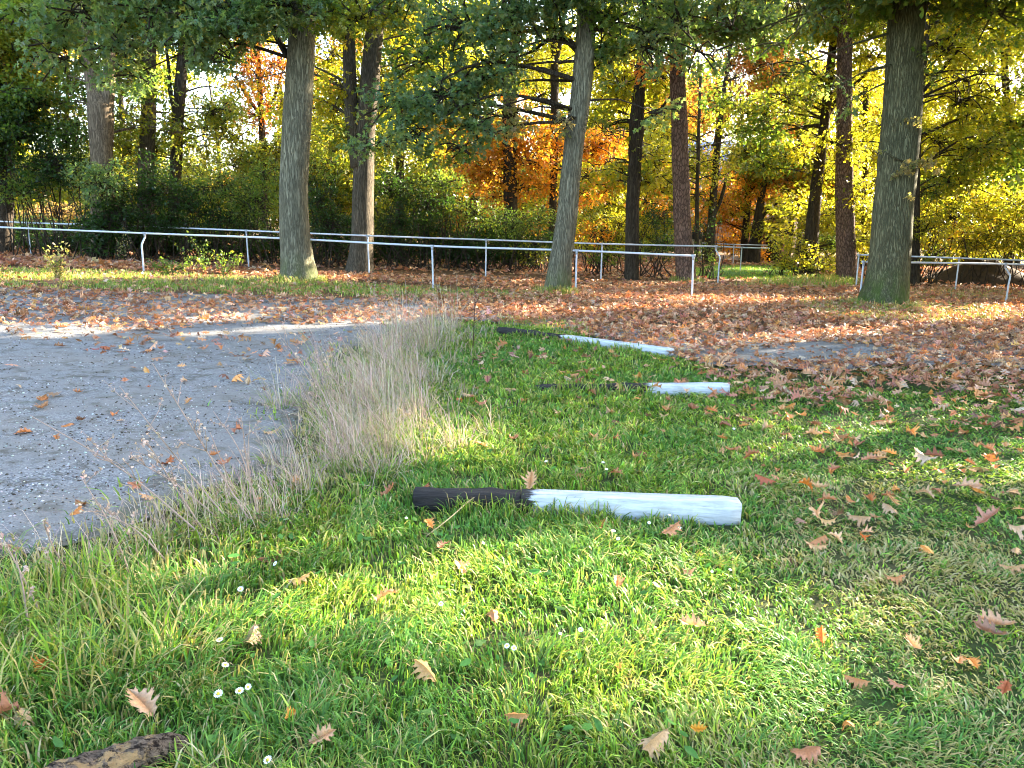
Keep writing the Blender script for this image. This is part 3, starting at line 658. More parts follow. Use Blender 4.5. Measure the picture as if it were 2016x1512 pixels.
tree('broadleaf_tree', 'lime-yellow far tree filling the space left of the right edge',
     [[(1900, 540, 14), (1905, 300, 12), (1910, 100, 8)]], Y=40, sides=8,
     blobs=[(1850, 180, 0, 1.7, .9, 'L', .8), (1920, 250, 0, 1.7, .9, 'L', .8), (1840, 400, 0, 1.7, .8, 'L', .9), (1920, 420, 0, 1.7, .8, 'O', .6), (2010, 300, 0, 1.8, .9, 'Y', .8), (1890, 480, 0, 1.6, .6, 'L', .8), (1990, 470, 0, 1.6, .6, 'L', .8), (1860, 60, 1, 1.6, .8, 'L', .6), (2000, 100, 2, 1.2, .6, 'Y', .5)])
tree('broadleaf_tree', 'olive-yellow far tree behind the twin trunks',
     [[(660, 520, 13), (655, 300, 11), (650, 100, 8)]], Y=40, sides=8,
     blobs=[(650, 400, 0, 1.7, .8, 'Y', .9), (640, 280, 0, 1.6, .8, 'L', .8), (730, 350, 0, 1.6, .8, 'Y', .9), (770, 430, 0, 1.6, .7, 'Y', .9), (600, 360, 0, 1.6, .8, 'Y', .9), (640, 160, 1, 1.5, .7, 'L', .7), (760, 200, 1, 1.6, .7, 'L', .7), (500, 400, 0, 1.6, .7, 'Y', .9), (700, 60, 1, 1.6, .8, 'Y', .6), (770, 30, 1, 1.6, .7, 'L', .6)])

# --- trees of the same row past the right edge; they shade the lawn
for i, (x, y, h, r) in enumerate([(15.5, 14.5, 11, 3.4), (18.5, 21, 13, 4), (12.5, 9.5, 9, 2.8), (23, 17, 14, 4.4), (27, 26, 16, 4.5), (20, 11.5, 12, 3.6), (21.5, 28, 14, 3.6), (30, 19, 16, 4.5), (14, 5.5, 9, 2.8), (36, 31, 17, 5), (20.5, 25.5, 12, 2.6)]):
    b = np.array([x, y, float(zg(x, y))])
    t = thing('oak_tree', 'oak tree of the row continuing past the right edge of the view', 'tree', b, 'oaks past the right edge of the view')
    tr = Acc(); cr = Acc()
    s = spline([(0, 0, -.2), (.1, .1, h * .4), (-.1, .2, h * .75), (.1, 0, h)], .5)
    add_tube(tr, s, np.linspace(.34, .06, len(s)), 14, True, .04)
    for k in range(int(9 + h * 1.5)):
        a = rng.random() * 6.283; z = rng.uniform(2.2 if y > 12 else 2.6, h); q = r * math.sqrt(rng.random()) * (1 - .45 * abs(z / h - .5))
        c = np.array([q * math.cos(a), q * math.sin(a), z]); z0 = max(1.6, z - .5 * q - .5)
        m = np.array([.3 * c[0], .3 * c[1], (z0 + z) / 2 + .2]); ss = spline([(0, 0, z0), m, c], .6)
        add_tube(tr, ss, np.linspace(.06, .012, len(ss)), 5, False)
        rr = rng.uniform(1.2, 1.8); tmp = Acc()
        spray_leaves(tmp, c + b, rr, rr * .75, PAL[random.choice('GGYL')], .34, .24, T_RHOMB, None, None, .45)
        for v_, c_ in zip(tmp.V, tmp.C):
            cr.add(v_ - b, np.arange(len(v_)).reshape(-1, 4), c_)
    tr.build('trunk', M_OAK, t, True); cr.build('crown', M_LEAF, t)
#TREES_END

# ------------------------------------------------------------------ shrubs of the understorey
def shrub(label, blobs, Y, base, pal_leaf=.085, stems=7, group='shrubs of the understorey', tmpl=T_RHOMB, name='shrub'):
    x0 = P(base, 480, Y)[0]; b = np.array([x0, Y, float(zg(x0, Y))])
    t = thing(name, label, 'shrub', b, group)
    st = Acc(); lf = Acc()
    for px, py, dy, r, rz, pal, dens in blobs:
        c = P(px, py, Y + dy)
        for k in range(stems):
            o = np.array([c[0] + rng.normal(0, r * .45), c[1] + rng.normal(0, .3), 0]); o[2] = float(zg(o[0], o[1])) - .05
            e = c + unit(1)[0] * np.array([r, r * .6, rz]) * .8
            m = (o + e) / 2 + rng.normal(0, .18, 3)
            s = spline([o, m, e], .4); add_tube(st, s, np.linspace(.022, .006, len(s)), 5, False)
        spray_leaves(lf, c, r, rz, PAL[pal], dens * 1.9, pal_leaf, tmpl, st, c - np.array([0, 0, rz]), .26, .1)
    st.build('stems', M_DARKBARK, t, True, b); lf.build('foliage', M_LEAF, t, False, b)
    return t
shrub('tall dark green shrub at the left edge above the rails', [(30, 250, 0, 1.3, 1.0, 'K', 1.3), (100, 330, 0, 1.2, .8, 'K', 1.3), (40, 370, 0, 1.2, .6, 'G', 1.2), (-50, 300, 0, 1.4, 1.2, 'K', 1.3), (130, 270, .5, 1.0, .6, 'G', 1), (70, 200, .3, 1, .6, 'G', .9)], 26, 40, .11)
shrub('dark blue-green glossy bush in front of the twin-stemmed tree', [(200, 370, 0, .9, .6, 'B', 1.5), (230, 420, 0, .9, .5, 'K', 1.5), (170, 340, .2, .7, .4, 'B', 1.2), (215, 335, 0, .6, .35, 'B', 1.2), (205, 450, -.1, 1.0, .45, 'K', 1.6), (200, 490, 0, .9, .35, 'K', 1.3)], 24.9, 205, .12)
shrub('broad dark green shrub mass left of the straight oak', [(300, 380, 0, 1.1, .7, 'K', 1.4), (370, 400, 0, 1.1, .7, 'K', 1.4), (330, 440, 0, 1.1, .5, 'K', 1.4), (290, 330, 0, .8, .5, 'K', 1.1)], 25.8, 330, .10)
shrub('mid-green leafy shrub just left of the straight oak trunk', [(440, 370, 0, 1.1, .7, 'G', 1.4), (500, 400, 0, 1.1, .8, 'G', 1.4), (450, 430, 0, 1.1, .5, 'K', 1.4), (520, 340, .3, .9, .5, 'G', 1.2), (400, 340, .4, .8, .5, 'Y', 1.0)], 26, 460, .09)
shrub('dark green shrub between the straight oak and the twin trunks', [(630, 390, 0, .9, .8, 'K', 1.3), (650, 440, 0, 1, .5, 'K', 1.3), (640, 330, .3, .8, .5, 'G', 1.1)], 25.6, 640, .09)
shrub('dark green shrub beneath the drooping oak bough, right of the twin trunks', [(770, 370, 0, 1.1, .7, 'K', 1.3), (840, 400, 0, 1.1, .7, 'K', 1.3), (790, 440, 0, 1.1, .5, 'K', 1.3), (870, 360, .4, 1, .5, 'G', 1.1)], 26.3, 800, .09)
shrub('green shrub with bright-edged leaves left of the leaning oak', [(930, 420, 0, 1.1, .6, 'G', 1.2), (1010, 440, 0, 1.0, .5, 'G', 1.2), (1060, 430, .3, .9, .5, 'G', 1.2), (960, 490, .3, 1, .4, 'K', 1.1), (1040, 500, .3, .9, .35, 'Y', 1)], 26.5, 980, .085)
shrub('orange-tinged low shrub between the leaning oak and the knotted trunk', [(1170, 460, 0, .8, .4, 'O', 1.0), (1200, 500, 0, .9, .4, 'G', 1.2), (1170, 430, .3, .8, .4, 'Y', 1), (1220, 440, .5, .8, .5, 'L', .9)], 27, 1190, .10)
shrub('dark green shrub at the foot of the left pine', [(1290, 430, 0, .8, .5, 'K', 1.3), (1310, 480, 0, .9, .5, 'K', 1.3), (1270, 490, .2, .8, .4, 'G', 1.2), (1390, 500, .5, .6, .4, 'G', 1.2), (1395, 440, .6, .5, .5, 'K', 1.1)], 26, 1310, .085)
shrub('bright yellow-green bush at the clearing gap, left of the slanting trunk', [(1545, 520, 0, .75, .5, 'L', 1.6), (1580, 500, .3, .7, .5, 'L', 1.5), (1540, 480, .3, .6, .4, 'L', 1.3), (1610, 530, .1, .6, .3, 'Y', 1.4), (1520, 540, 0, .5, .25, 'L', 1.3)], 29.5, 1550, .10)
shrub('low green shrub between the slanting trunk and the right pine', [(1635, 480, .5, .8, .5, 'G', 1.2), (1630, 520, .3, .7, .4, 'L', 1.1), (1690, 490, .5, .8, .5, 'L', 1.1)], 30.5, 1635, .10)
shrub('sunlit shrub behind the right rails beside the mossy oak', [(1820, 450, 0, 1, .5, 'L', 1.2), (1840, 500, 0, .9, .4, 'Y', 1.2), (1870, 430, .4, 1, .5, 'Y', 1.1), (1815, 380, .5, .8, .5, 'G', 1)], 27, 1830, .10)
shrub('yellow-green shrub at the right edge behind the rails', [(1960, 460, 0, 1.1, .6, 'L', 1.2), (2020, 480, 0, 1.1, .5, 'Y', 1.2), (1920, 480, .3, .9, .4, 'Y', 1.2), (2010, 400, .5, 1, .5, 'Y', 1.1)], 28, 1970, .10)
shrub('sunlit straw-coloured brambles low behind the left rails', [(110, 420, 0, 1.4, .45, 'T', .9), (160, 450, -.3, .9, .4, 'T', .9), (60, 450, 0, 1.2, .4, 'T', .7)], 31, 110, .10, 12)
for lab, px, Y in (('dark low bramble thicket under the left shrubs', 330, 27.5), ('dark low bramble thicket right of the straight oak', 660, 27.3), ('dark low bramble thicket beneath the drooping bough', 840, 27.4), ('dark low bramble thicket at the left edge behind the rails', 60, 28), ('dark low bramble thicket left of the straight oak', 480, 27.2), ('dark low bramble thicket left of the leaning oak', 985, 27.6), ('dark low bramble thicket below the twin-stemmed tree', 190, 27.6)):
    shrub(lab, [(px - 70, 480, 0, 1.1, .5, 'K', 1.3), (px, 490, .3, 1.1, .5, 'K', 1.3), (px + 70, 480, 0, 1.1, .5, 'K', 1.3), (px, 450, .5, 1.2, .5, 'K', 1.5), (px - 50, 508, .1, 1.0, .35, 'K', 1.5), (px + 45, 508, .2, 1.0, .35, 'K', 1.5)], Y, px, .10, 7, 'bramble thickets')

# far edge of the wood: a mass nobody could count
acc = Acc()
for i in range(210):
    px = rng.uniform(-500, 2500); Y = rng.uniform(50, 62)
    if 1370 < px < 1530 and rng.random() < .75: continue
    z = rng.uniform(.6, 5.5) if rng.random() < .55 else rng.uniform(5, 12)
    c = P(px, 400, Y); c[2] = float(zg(c[0], Y)) + z
    if px < 620 and z > 5 and rng.random() < .7: continue
    spray_leaves(acc, c, rng.uniform(2, 3), 1.5, PAL[random.choice('YYLLLOG')], .26, .34, T_RHOMB, None, None, .6)
for i in range(60):
    px = rng.uniform(-500, 2500); Y = rng.uniform(50, 60); c = P(px, 470, Y); z0 = float(zg(c[0], Y)); hh = rng.uniform(7, 14)
    V, F, T = tube([(c[0], Y, z0 - .2), (c[0] + .2, Y, z0 + hh / 2), (c[0] + rng.normal(0, .6), Y, z0 + hh)], [.2, .15, .05], 6, False)
    acc.add(V, F, (.03, .025, .02))
tag(acc.build('far_wood', M_LEAF), 'yellow and green mass of woodland far behind the trunks', kind='stuff')

# ------------------------------------------------------------------ fences
def fence(label, posts, rail_pts, h=1.03, bent=(), end=None):
    b = G(*posts[0]); b = np.array(b)
    t = thing('rail_fence', label, 'fence', b, 'pale tubular rail fences')
    rail = Acc(); tops_ = []
    for px, py in posts:
        g = G(px, py); a = Acc()
        hh = h + rng.normal(0, .012)
        lean = rng.normal(0, .012, 2)
        if (px, py) in bent: pts = [(g[0], g[1], g[2] - .1), (g[0] + .01, g[1], g[2] + hh * .5), (g[0] + .02, g[1], g[2] + hh * .72), (g[0] + .10 * (1 if px < 1000 else -1), g[1] + .05, g[2] + hh * .9), (g[0] + .10 * (1 if px < 1000 else -1), g[1] + .05, g[2] + hh)]
        else: pts = [(g[0], g[1], g[2] - .1), (g[0] + lean[0] * .5, g[1] + lean[1] * .5, g[2] + hh * .5), (g[0] + lean[0], g[1] + lean[1], g[2] + hh - .02)]
        add_tube(a, spline(pts, .12), .023, 10); po = a.build('post', M_RAIL, t, True, b)
        tp = np.array([pts[-1][0], pts[-1][1], g[2] + hh]); dr = np.array(G(*posts[-1])) - np.array(G(*posts[0])); dr = dr / np.linalg.norm(dr)
        cl_ = Acc(); add_tube(cl_, [tp - dr * .05, tp + dr * .05], .033, 10); add_tube(cl_, [tp - (0, 0, .09), tp - (0, 0, .01)], .030, 10); cl_.build('clamp', M_CLAMP, po, True, b)
        tops_.append(np.array([pts[-1][0], pts[-1][1], g[2] + hh]))
    ends = [np.array([*q[:2], float(zg(q[0], q[1])) + h]) for q in rail_pts]
    line = ([ends[0]] if len(ends) > 0 and ends[0] is not None else []) + tops_ + (ends[1:] if len(ends) > 1 else [])
    line = np.array(line); line = line[np.argsort(line[:, 0])]
    s = spline(line, .6); add_tube(rail, s, .025, 10)
    rail.build('rail', M_RAIL, t, True, b)
    # welded saddle where each post meets the rail
    return t
e0 = np.array(G(283, 535)); e1 = np.array(G(853, 567)); st = (e1 - e0) / 2
fence('nearer left rail fence ending beside the left pine', [(283, 535), (568, 551), (853, 567), (1133, 577), (1362, 588)], [(e0 - st * 1.02)[:2], (e0 - 2 * st)[:2]], 1.03, bent=((283, 535),))
f0 = np.array(G(248, 512)); fs = np.array(G(490, 525)) - f0
fence('farther left rail fence running behind the nearer one to the clearing gap', [(62, 505), (248, 512), (490, 525), (727, 538), (956, 545), (1183, 553), (1413, 558)], [(f0 - 1.5 * fs)[:2], (f0 - 2.2 * fs)[:2]], 1.12, bent=((1413, 558),))
n0 = np.array(G(1692, 594)); n1 = np.array(G(1980, 597))
fence('nearer right rail fence with a bent post, passing behind the mossy oak', [(1692, 594), (1980, 597)], [(n1 + (n1 - n0) * .6)[:2]], 1.0, bent=((1980, 597),))
r0 = np.array(G(1685, 567)); r1 = np.array(G(1880, 575))
fence('farther right rail fence in front of the soil mound', [(1685, 567), (1880, 575)], [(r1 + (r1 - r0) * 1.2)[:2]], 1.06)
q0 = np.array(G(1457, 535)); 
fence('small distant rail fence across the clearing', [(1457, 535), (1340, 527)], [G(1512, 537)[:2]], 1.0)
fence('farthest short rail fence at the back of the clearing', [(1443, 520), (1380, 517)], [G(1510, 521)[:2]], 1.0)

# ------------------------------------------------------------------ soil mound, shed and house beyond
mv = P(1925, 560, 29.5); mb = np.array([mv[0], 29.5, float(zg(mv[0], 29.5))])
n = 40; aa = np.linspace(0, 2 * np.pi, n, endpoint=False); VV = [np.array([0, 0, .95])]; FF = []
for ri, q in enumerate(np.linspace(.1, 1, 12)):
    for k in range(n):
        a = aa[k]; x = math.cos(a) * q * 2.4; y = math.sin(a) * q * 1.5
        z = .95 * (1 - q ** 1.3) * (1 + .3 * (vnoise(x, y, 1.5, 5) - .5)) + .12 * (vnoise(x, y, 5, 6) - .5) - .05 * (q > .98)
        VV.append(np.array([x, y, float(z)]))
for k in range(n): FF.append((0, 1 + k, 1 + (k + 1) % n, 1 + (k + 1) % n))
F3 = np.array([(0, 1 + k, 1 + (k + 1) % n) for k in range(n)])
F4 = np.array([(1 + r * n + k, 1 + (r + 1) * n + k, 1 + (r + 1) * n + (k + 1) % n, 1 + r * n + (k + 1) % n) for r in range(11) for k in range(n)])
mo = link('soil_mound', mesh('soil_mound', np.array(VV), [F3, F4], simple('mound_soil', (.07, .05, .035), .95, .1, .5, 6, .6), smooth=True), None, mb)
tag(mo, 'dark brown heap of soil and debris behind the right rails', 'mound', kind='thing')

def box(acc, x0, y0, z0, x1, y1, z1):
    V = np.array([(x, y, z) for x in (x0, x1) for y in (y0, y1) for z in (z0, z1)], float)
    acc.add(V, np.array([(0, 1, 3, 2), (4, 6, 7, 5), (0, 4, 5, 1), (2, 3, 7, 6), (0, 2, 6, 4), (1, 5, 7, 3)]))
def brick_material():
    k = M('brick', .9, .2); br = k.n('ShaderNodeTexBrick', Scale=9); k.l(k.coord((1, 1, 1)), br.inputs['Vector'])
    br.inputs['Color1'].default_value = (.32, .15, .09, 1); br.inputs['Color2'].default_value = (.24, .11, .07, 1); br.inputs['Mortar'].default_value = (.35, .31, .27, 1)
    k.color(br.outputs['Color']); return k.m
M_BRICK = brick_material(); M_SLATE = simple('blue_roof', (.16, .22, .42), .35, .5, .2, 3, .1); M_GLASSD = simple('dark_glass', (.03, .04, .05), .1, .6, .2, 3, 0)
hs = np.array([P(1512, 470, 46)[0], 46.0, 0]); hs[2] = float(zg(hs[0], 46))
t = thing('brick_shed', 'small brown brick shed with a gable seen through the clearing gap', 'shed', hs)
a = Acc(); box(a, -.9, -.9, -.1, .9, .9, 1.7); a.build('wall', M_BRICK, t)
a = Acc(); V = np.array([(-1.0, -1.0, 1.65), (1.0, -1.0, 1.65), (0, -1.0, 2.5), (-1.0, 1.0, 1.65), (1.0, 1.0, 1.65), (0, 1.0, 2.5)]); a.add(V, np.array([(0, 1, 2), (3, 5, 4)])); a.F.setdefault(4, []).append(np.array([(0, 2, 5, 3), (1, 4, 5, 2), (0, 3, 4, 1)])); a.build('roof', simple('brown_tile', (.16, .09, .06), .8, .2, .3, 12, .3), t)
a = Acc(); box(a, -.4, -.93, 0, .4, -.9, 1.5); a.build('door', M_DARKBARK, t)
hh = np.array([P(1440, 400, 72)[0], 72.0, 0]); hh[2] = float(zg(hh[0], 72))
t = thing('house', 'far house with a blue roof glimpsed behind the orange foliage', 'house', hh)
a = Acc(); box(a, -6, -3.5, -.2, 6, 3.5, 4.2); a.build('wall', simple('render_wall', (.5, .42, .34), .9, .2, .1, 3, .1), t)
a = Acc(); V = np.array([(-6.4, -4, 4.1), (6.4, -4, 4.1), (6.4, 0, 9.6), (-6.4, 0, 9.6), (-6.4, 4, 4.1), (6.4, 4, 4.1)]); a.add(V, np.array([(0, 1, 2, 3), (3, 2, 5, 4), (0, 4, 5, 1)])); a.F.setdefault(3, []).append(np.array([(0, 3, 4), (1, 5, 2)])); a.build('roof', M_SLATE, t)
for x in (-4, 0, 4):
    a = Acc(); box(a, x - .6, -3.56, 1, x + .6, -3.5, 2.6); a.build('window', M_GLASSD, t)

# ------------------------------------------------------------------ timbers
def paint_material():
    k = M('flaking_white_paint', .75, .25); v = k.coord((1, 12, 12))
    n = k.noise(v, 3, 7, .7); n2 = k.noise(k.coord((2, 2, 2)), 3, 5, .7)
    c = k.mix(k.ramp(n, (.3, (0, 0, 0)), (.6, (1, 1, 1))), (.27, .29, .31), (.58, .615, .66))
    c = k.mix(k.ramp(n2, (.50, (0, 0, 0)), (.72, (.65, .65, .65))), c, (.32, .33, .25))
    n3 = k.noise(k.coord((.7, 16, 16)), 5, 5, .7)
    c = k.mix(k.ramp(n3, (.60, (0, 0, 0)), (.68, (.8, .8, .8))), c, (.22, .21, .18))
    ja = k.n('ShaderNodeAttribute', attribute_name='join').outputs['Fac']; jm = k.n('ShaderNodeMath', operation='MULTIPLY_ADD')
    k.l(k.noise(k.coord((1, 6, 6)), 7, 5, .7), jm.inputs[0]); jm.inputs[1].default_value = -.34; k.l(ja, jm.inputs[2])
    jr = k.n('ShaderNodeMapRange'); jr.inputs['From Min'].default_value = -.085; jr.inputs['From Max'].default_value = -.12; k.l(jm.outputs[0], jr.inputs['Value'])
    c = k.mix(jr.outputs[0], c, (.035, .028, .022))
    k.color(c); k.bump(n, .5, .006); return k.m
def tar_material():
    k = M('tarred_wood', .7, .35); v = k.coord((1, 14, 14)); n = k.noise(v, 4, 8, .75)
    k.color(k.ramp(n, (.3, (.006, .005, .005)), (.55, (.025, .02, .018)), (.8, (.07, .055, .045)))); k.bump(n, .9, .02); return k.m
M_PAINT = paint_material(); M_TAR = tar_material()
def timber(label, a, b, frac, wd, ht, sink0, sink1, ragged=.006, cut=(0, 1)):
    """squared timber from ground point a to b, its left part tarred black and its right part painted white"""
    a = np.array(a); b = np.array(b); L = np.linalg.norm((b - a)[:2]); u = (b - a) / np.linalg.norm(b - a)
    t = thing('timber_beam', label, 'timber', a, 'half black, half white parking timbers')
    t.rotation_euler = (0, -math.asin(u[2]), math.atan2(u[1], u[0]))
    def piece(nm, x0, x1, mat, rag, c0, c1):
        nx = max(3, int((x1 - x0) / .07)); k = 12
        prof = []
        for i in range(k):   # rounded square section
            e = .5 - (.012 if rag < .006 else .03) / wd; g_ = [(-e, -.5), (0, -.5), (e, -.5)]
            qx, qy = g_[i % 3]; an = (i // 3) * math.pi / 2
            prof.append((qx * math.cos(an) - qy * math.sin(an), qx * math.sin(an) + qy * math.cos(an)))
        prof = np.array(prof); V = []
        xs = list(np.linspace(x0, x1, nx)); 
        for j, x in enumerate(xs):
            sc = 1.0
            if (j == 0 and c0) or (j == nx - 1 and c1): sc = .90
            z0 = -(sink0 + (sink1 - sink0) * x / L)
            d = rng.normal(0, 1, (k, 2)) * rag
            q = prof * np.array([wd, ht]) * sc + d
            xx = x + (rng.normal(0, rag * 2, k) if rag > .006 and j in (0, nx - 1) else 0)
            V.append(np.column_stack([np.full(k, 0.) + xx, q[:, 0] + wd / 2, q[:, 1] + ht / 2 + z0]))
            if (j == 0 and c0) : pass
        V = np.concatenate(V); A = np.arange(k); B = (A + 1) % k
        F = np.concatenate([np.stack([j * k + A, (j + 1) * k + A, (j + 1) * k + B, j * k + B], 1) for j in range(nx - 1)])
        V = np.vstack([V, V[:k].mean(0), V[-k:].mean(0)]); e = nx * k
        T = np.concatenate([np.stack([A, B, np.full(k, e)], 1), np.stack([(nx - 1) * k + B, (nx - 1) * k + A, np.full(k, e + 1)], 1)])
        link(nm, mesh(nm, V, [F[:, ::-1], T[:, ::-1]], mat, smooth=False, fa={'join': V[:, 0] - x0}), t)
    piece('tarred_end', 0, L * frac, M_TAR, ragged, True, False)
    piece('painted_end', L * frac + .003, L, M_PAINT, .0009, False, True)
    return t
timber('nearest beam, longest white painted half with a black rotten left end', G(812, 1006), G(1458, 1037), .33, .13, .14, .025, .005)
timber('middle beam, its black half almost sunk in the grass', G(1055, 768), G(1436, 783), .55, .13, .135, .085, .012)
timber('farthest beam lying along the edge of the leaf carpet', G(978, 660), G(1320, 702), .38, .14, .13, .015, .03)

# log at the bottom left
lg0 = G(368, 1495); lg1 = G(110, 1592)
t = thing('log', 'short decaying log with peeling bark in the grass, bottom left corner', 'log', lg0)
k = M('rotten_bark', .95, .1); v = k.coord(); n1 = k.noise(v, 55, 9, .8, .3); n2 = k.noise(v, 13, 7, .75, .5); n4 = k.noise(k.coord((.35, 1, 1)), 75, 5, .7, .4)
bk = k.mix(k.ramp(n4, (.42, (0, 0, 0)), (.56, (1, 1, 1))), (.03, .022, .017), k.mix(n1, (.10, .072, .052), (.42, .33, .25)))
c = k.mix(k.ramp(n2, (.53, (0, 0, 0)), (.57, (1, 1, 1))), bk, k.mix(n1, (.22, .12, .05), (.72, .52, .27)))
k.color(c); ad = k.n('ShaderNodeMath', operation='ADD'); k.l(n1, ad.inputs[0]); k.l(n4, ad.inputs[1]); k.bump(ad.outputs[0], 1.0, .03); M_LOG = k.m
ax = lg1 - lg0; s = spline([lg0 + ax * .0 + (0, 0, .045), lg0 + ax * .08 + (0, 0, .05), lg0 + ax * .35 + (0, .01, .055), lg0 + ax * .7 + (0, 0, .05), lg0 + ax * 1.15 + (0, 0, .05)], .008)
rr = np.interp(np.linspace(0, 1, len(s)), [0, .03, .1, .3, .6, 1], [.016, .020, .034, .054, .062, .058]); a = Acc()
V, F, T = tube(s, rr, 56, True, .06)
ctr = np.vstack([np.repeat(s, 56, 0), s[:1], s[-1:]]); rd = V - ctr; rd /= np.linalg.norm(rd, axis=1)[:, None] + 1e-6
q1 = V[:, 0] + V[:, 2] * .6; q2 = V[:, 1] + V[:, 2]
plate = (vnoise(q1, q2, 26, 3) > .52) * .006 + (vnoise(q1, q2 * 2, 70, 4) - .5) * .007 + (vnoise(q1, q2 * 3, 160, 5) - .5) * .004 + (vnoise(q1, q2, 12, 8) - .5) * .016
V = V + rd * plate[:, None]
n0 = a.n; a.add(V, F); a.F.setdefault(3, []).append(T)
a.build('bark', M_LOG, t, True, lg0)

# fallen branch on the leaves at the right
bp = [G(1800, 632, .03), G(1850, 622, .06), G(1900, 618, .10), G(1940, 626, .05), G(1975, 633, .03)]
b0 = bp[0]; t = thing('fallen_branch', 'thin forked grey branch lying on the leaves right of the mossy oak', 'branch', b0)
a = Acc(); add_tube(a, spline(bp, .15), .016, 7, True, .08); add_tube(a, spline([bp[1], G(1870, 600, .16), G(1872, 588, .3)], .15), .008, 6); add_tube(a, spline([bp[2], G(1850, 612, .14), G(1815, 625, .05)], .15), .01, 6)
a.build('wood', M_OAK, t, True, b0)
bp = [G(838, 1064, .02), G(880, 1042, .05), G(930, 1012, .09), G(958, 1000, .10)]; b0 = bp[0]
a = Acc(); add_tube(a, spline(bp, .05), .0035, 6, col=(.45, .36, .2)); o = a.build('straw_stalk', M_DRY, None, True, b0); o.location = b0
tag(o, 'single long pale straw stalk lying across the grass before the nearest beam', 'stalk')

# ------------------------------------------------------------------ fallen leaves
CARPET = poly((830, 585), (1040, 580), (1300, 575), (1700, 590), (2400, 610), (2600, 790), (2016, 770), (1760, 770), (1560, 752), (1440, 750), (1380, 715), (1200, 680), (1080, 645), (980, 640), (850, 628))
TRACK = poly((-700, 505), (60, 508), (400, 528), (727, 541), (1000, 549), (1415, 562), (1700, 568), (2400, 585), (2400, 606), (1720, 598), (1360, 590), (1100, 577), (850, 562), (500, 546), (283, 535), (0, 524), (-700, 520))
LOTFAR = poly((-600, 560), (0, 568), (400, 582), (850, 590), (900, 625), (780, 640), (500, 640), (250, 655), (0, 640), (-600, 620))
LOTMID = poly((-600, 620), (0, 640), (500, 640), (800, 632), (700, 690), (620, 740), (450, 710), (200, 700), (0, 690), (-600, 680))
LAWNR = poly((1330, 720), (1440, 752), (1760, 772), (2016, 772), (2600, 790), (2600, 960), (2016, 950), (1700, 930), (1500, 860), (1380, 780))
LAWNR2 = poly((1300, 760), (1500, 860), (1700, 930), (2016, 950), (2600, 960), (2600, 1250), (2016, 1200), (1600, 1100), (1480, 960))
STRIP = poly((-300, 522), (283, 537), (850, 568), (1100, 582), (1080, 592), (600, 584), (-300, 560))
BEAMS = []
for pa, pb, wd_ in (((812, 1006), (1458, 1037), .15), ((1055, 768), (1436, 783), .15), ((978, 660), (1320, 702), .16), ((375, 1495), (110, 1592), -.10)):
    a_, b_ = G(*pa)[:2], G(*pb)[:2]; u_ = (b_ - a_) / np.linalg.norm(b_ - a_); v_ = np.array([-u_[1], u_[0]]) * wd_
    BEAMS.append(np.array([a_ - u_ * .02, b_ + u_ * .02, b_ + u_ * .02 + v_, a_ - u_ * .02 + v_]) if wd_ > 0 else np.array([a_ - v_ * .5, b_ - v_ * .5, b_ + v_ * .5, a_ + v_ * .5]))

def sample_area(pg, dens, hole=0.0, seed=2):
    lo, hi = pg.min(0), pg.max(0); n = int(np.prod(hi - lo) * dens)
    x = rng.uniform(lo[0], hi[0], n); y = rng.uniform(lo[1], hi[1], n)
    k = inside(pg, x, y)
    if hole: k &= rng.random(n) < np.clip((vnoise(x, y, 1.1, seed) * .6 + vnoise(x, y, 3.1, seed + 1) * .4 - hole) * 6 + .5, .05, 1)
    return np.column_stack([x[k], y[k]])
bare = poly((1430, 712), (1560, 716), (1750, 708), (1740, 684), (1600, 676), (1470, 690))
pts = []
c = sample_area(CARPET, 150, .16); c = c[~(inside(bare, c[:, 0], c[:, 1]) & (rng.random(len(c)) < .90))]; pts.append(c)
pts += [sample_area(TRACK, 90, .1), sample_area(LOTFAR, 85, .28), sample_area(LOTMID, 22, .4, 5), sample_area(LAWNR, 42, .3), sample_area(poly((1350, 715), (1440, 742), (1760, 765), (2400, 775), (2400, 830), (1760, 815), (1480, 800), (1380, 760)), 60, .4, 15), sample_area(LAWNR2, 12, .25), sample_area(STRIP, 22, .3),
        sample_area(poly((-500, 700), (450, 710), (600, 760), (520, 900), (200, 1050), (-500, 1150)), 4.5, .3)]
pts.append(sample_area(np.array([(-25, 24.5), (30, 24.5), (34, 44), (-30, 44)]), 16, .2))
pts.append(sample_area(poly((980, 650), (1330, 705), (1430, 760), (1450, 900), (1450, 1000), (1000, 950), (900, 800), (950, 690)), 10, .25))
pts.append(sample_area(poly((450, 950), (800, 1000), (1450, 1050), (1900, 1150), (2400, 1300), (2016, 1512), (300, 1512), (100, 1250)), 2.4, .25))
L2 = np.concatenate(pts)
on_beam = np.zeros(len(L2), bool)
for bm in BEAMS: on_beam |= inside(bm, L2[:, 0], L2[:, 1])
on_beam |= inside(CLEAR, L2[:, 0], L2[:, 1]) & (rng.random(len(L2)) < .95)
L2 = L2[~on_beam]
dist = np.hypot(L2[:, 0], L2[:, 1])
vis = (np.abs(L2[:, 0]) < .72 * L2[:, 1] + .6)
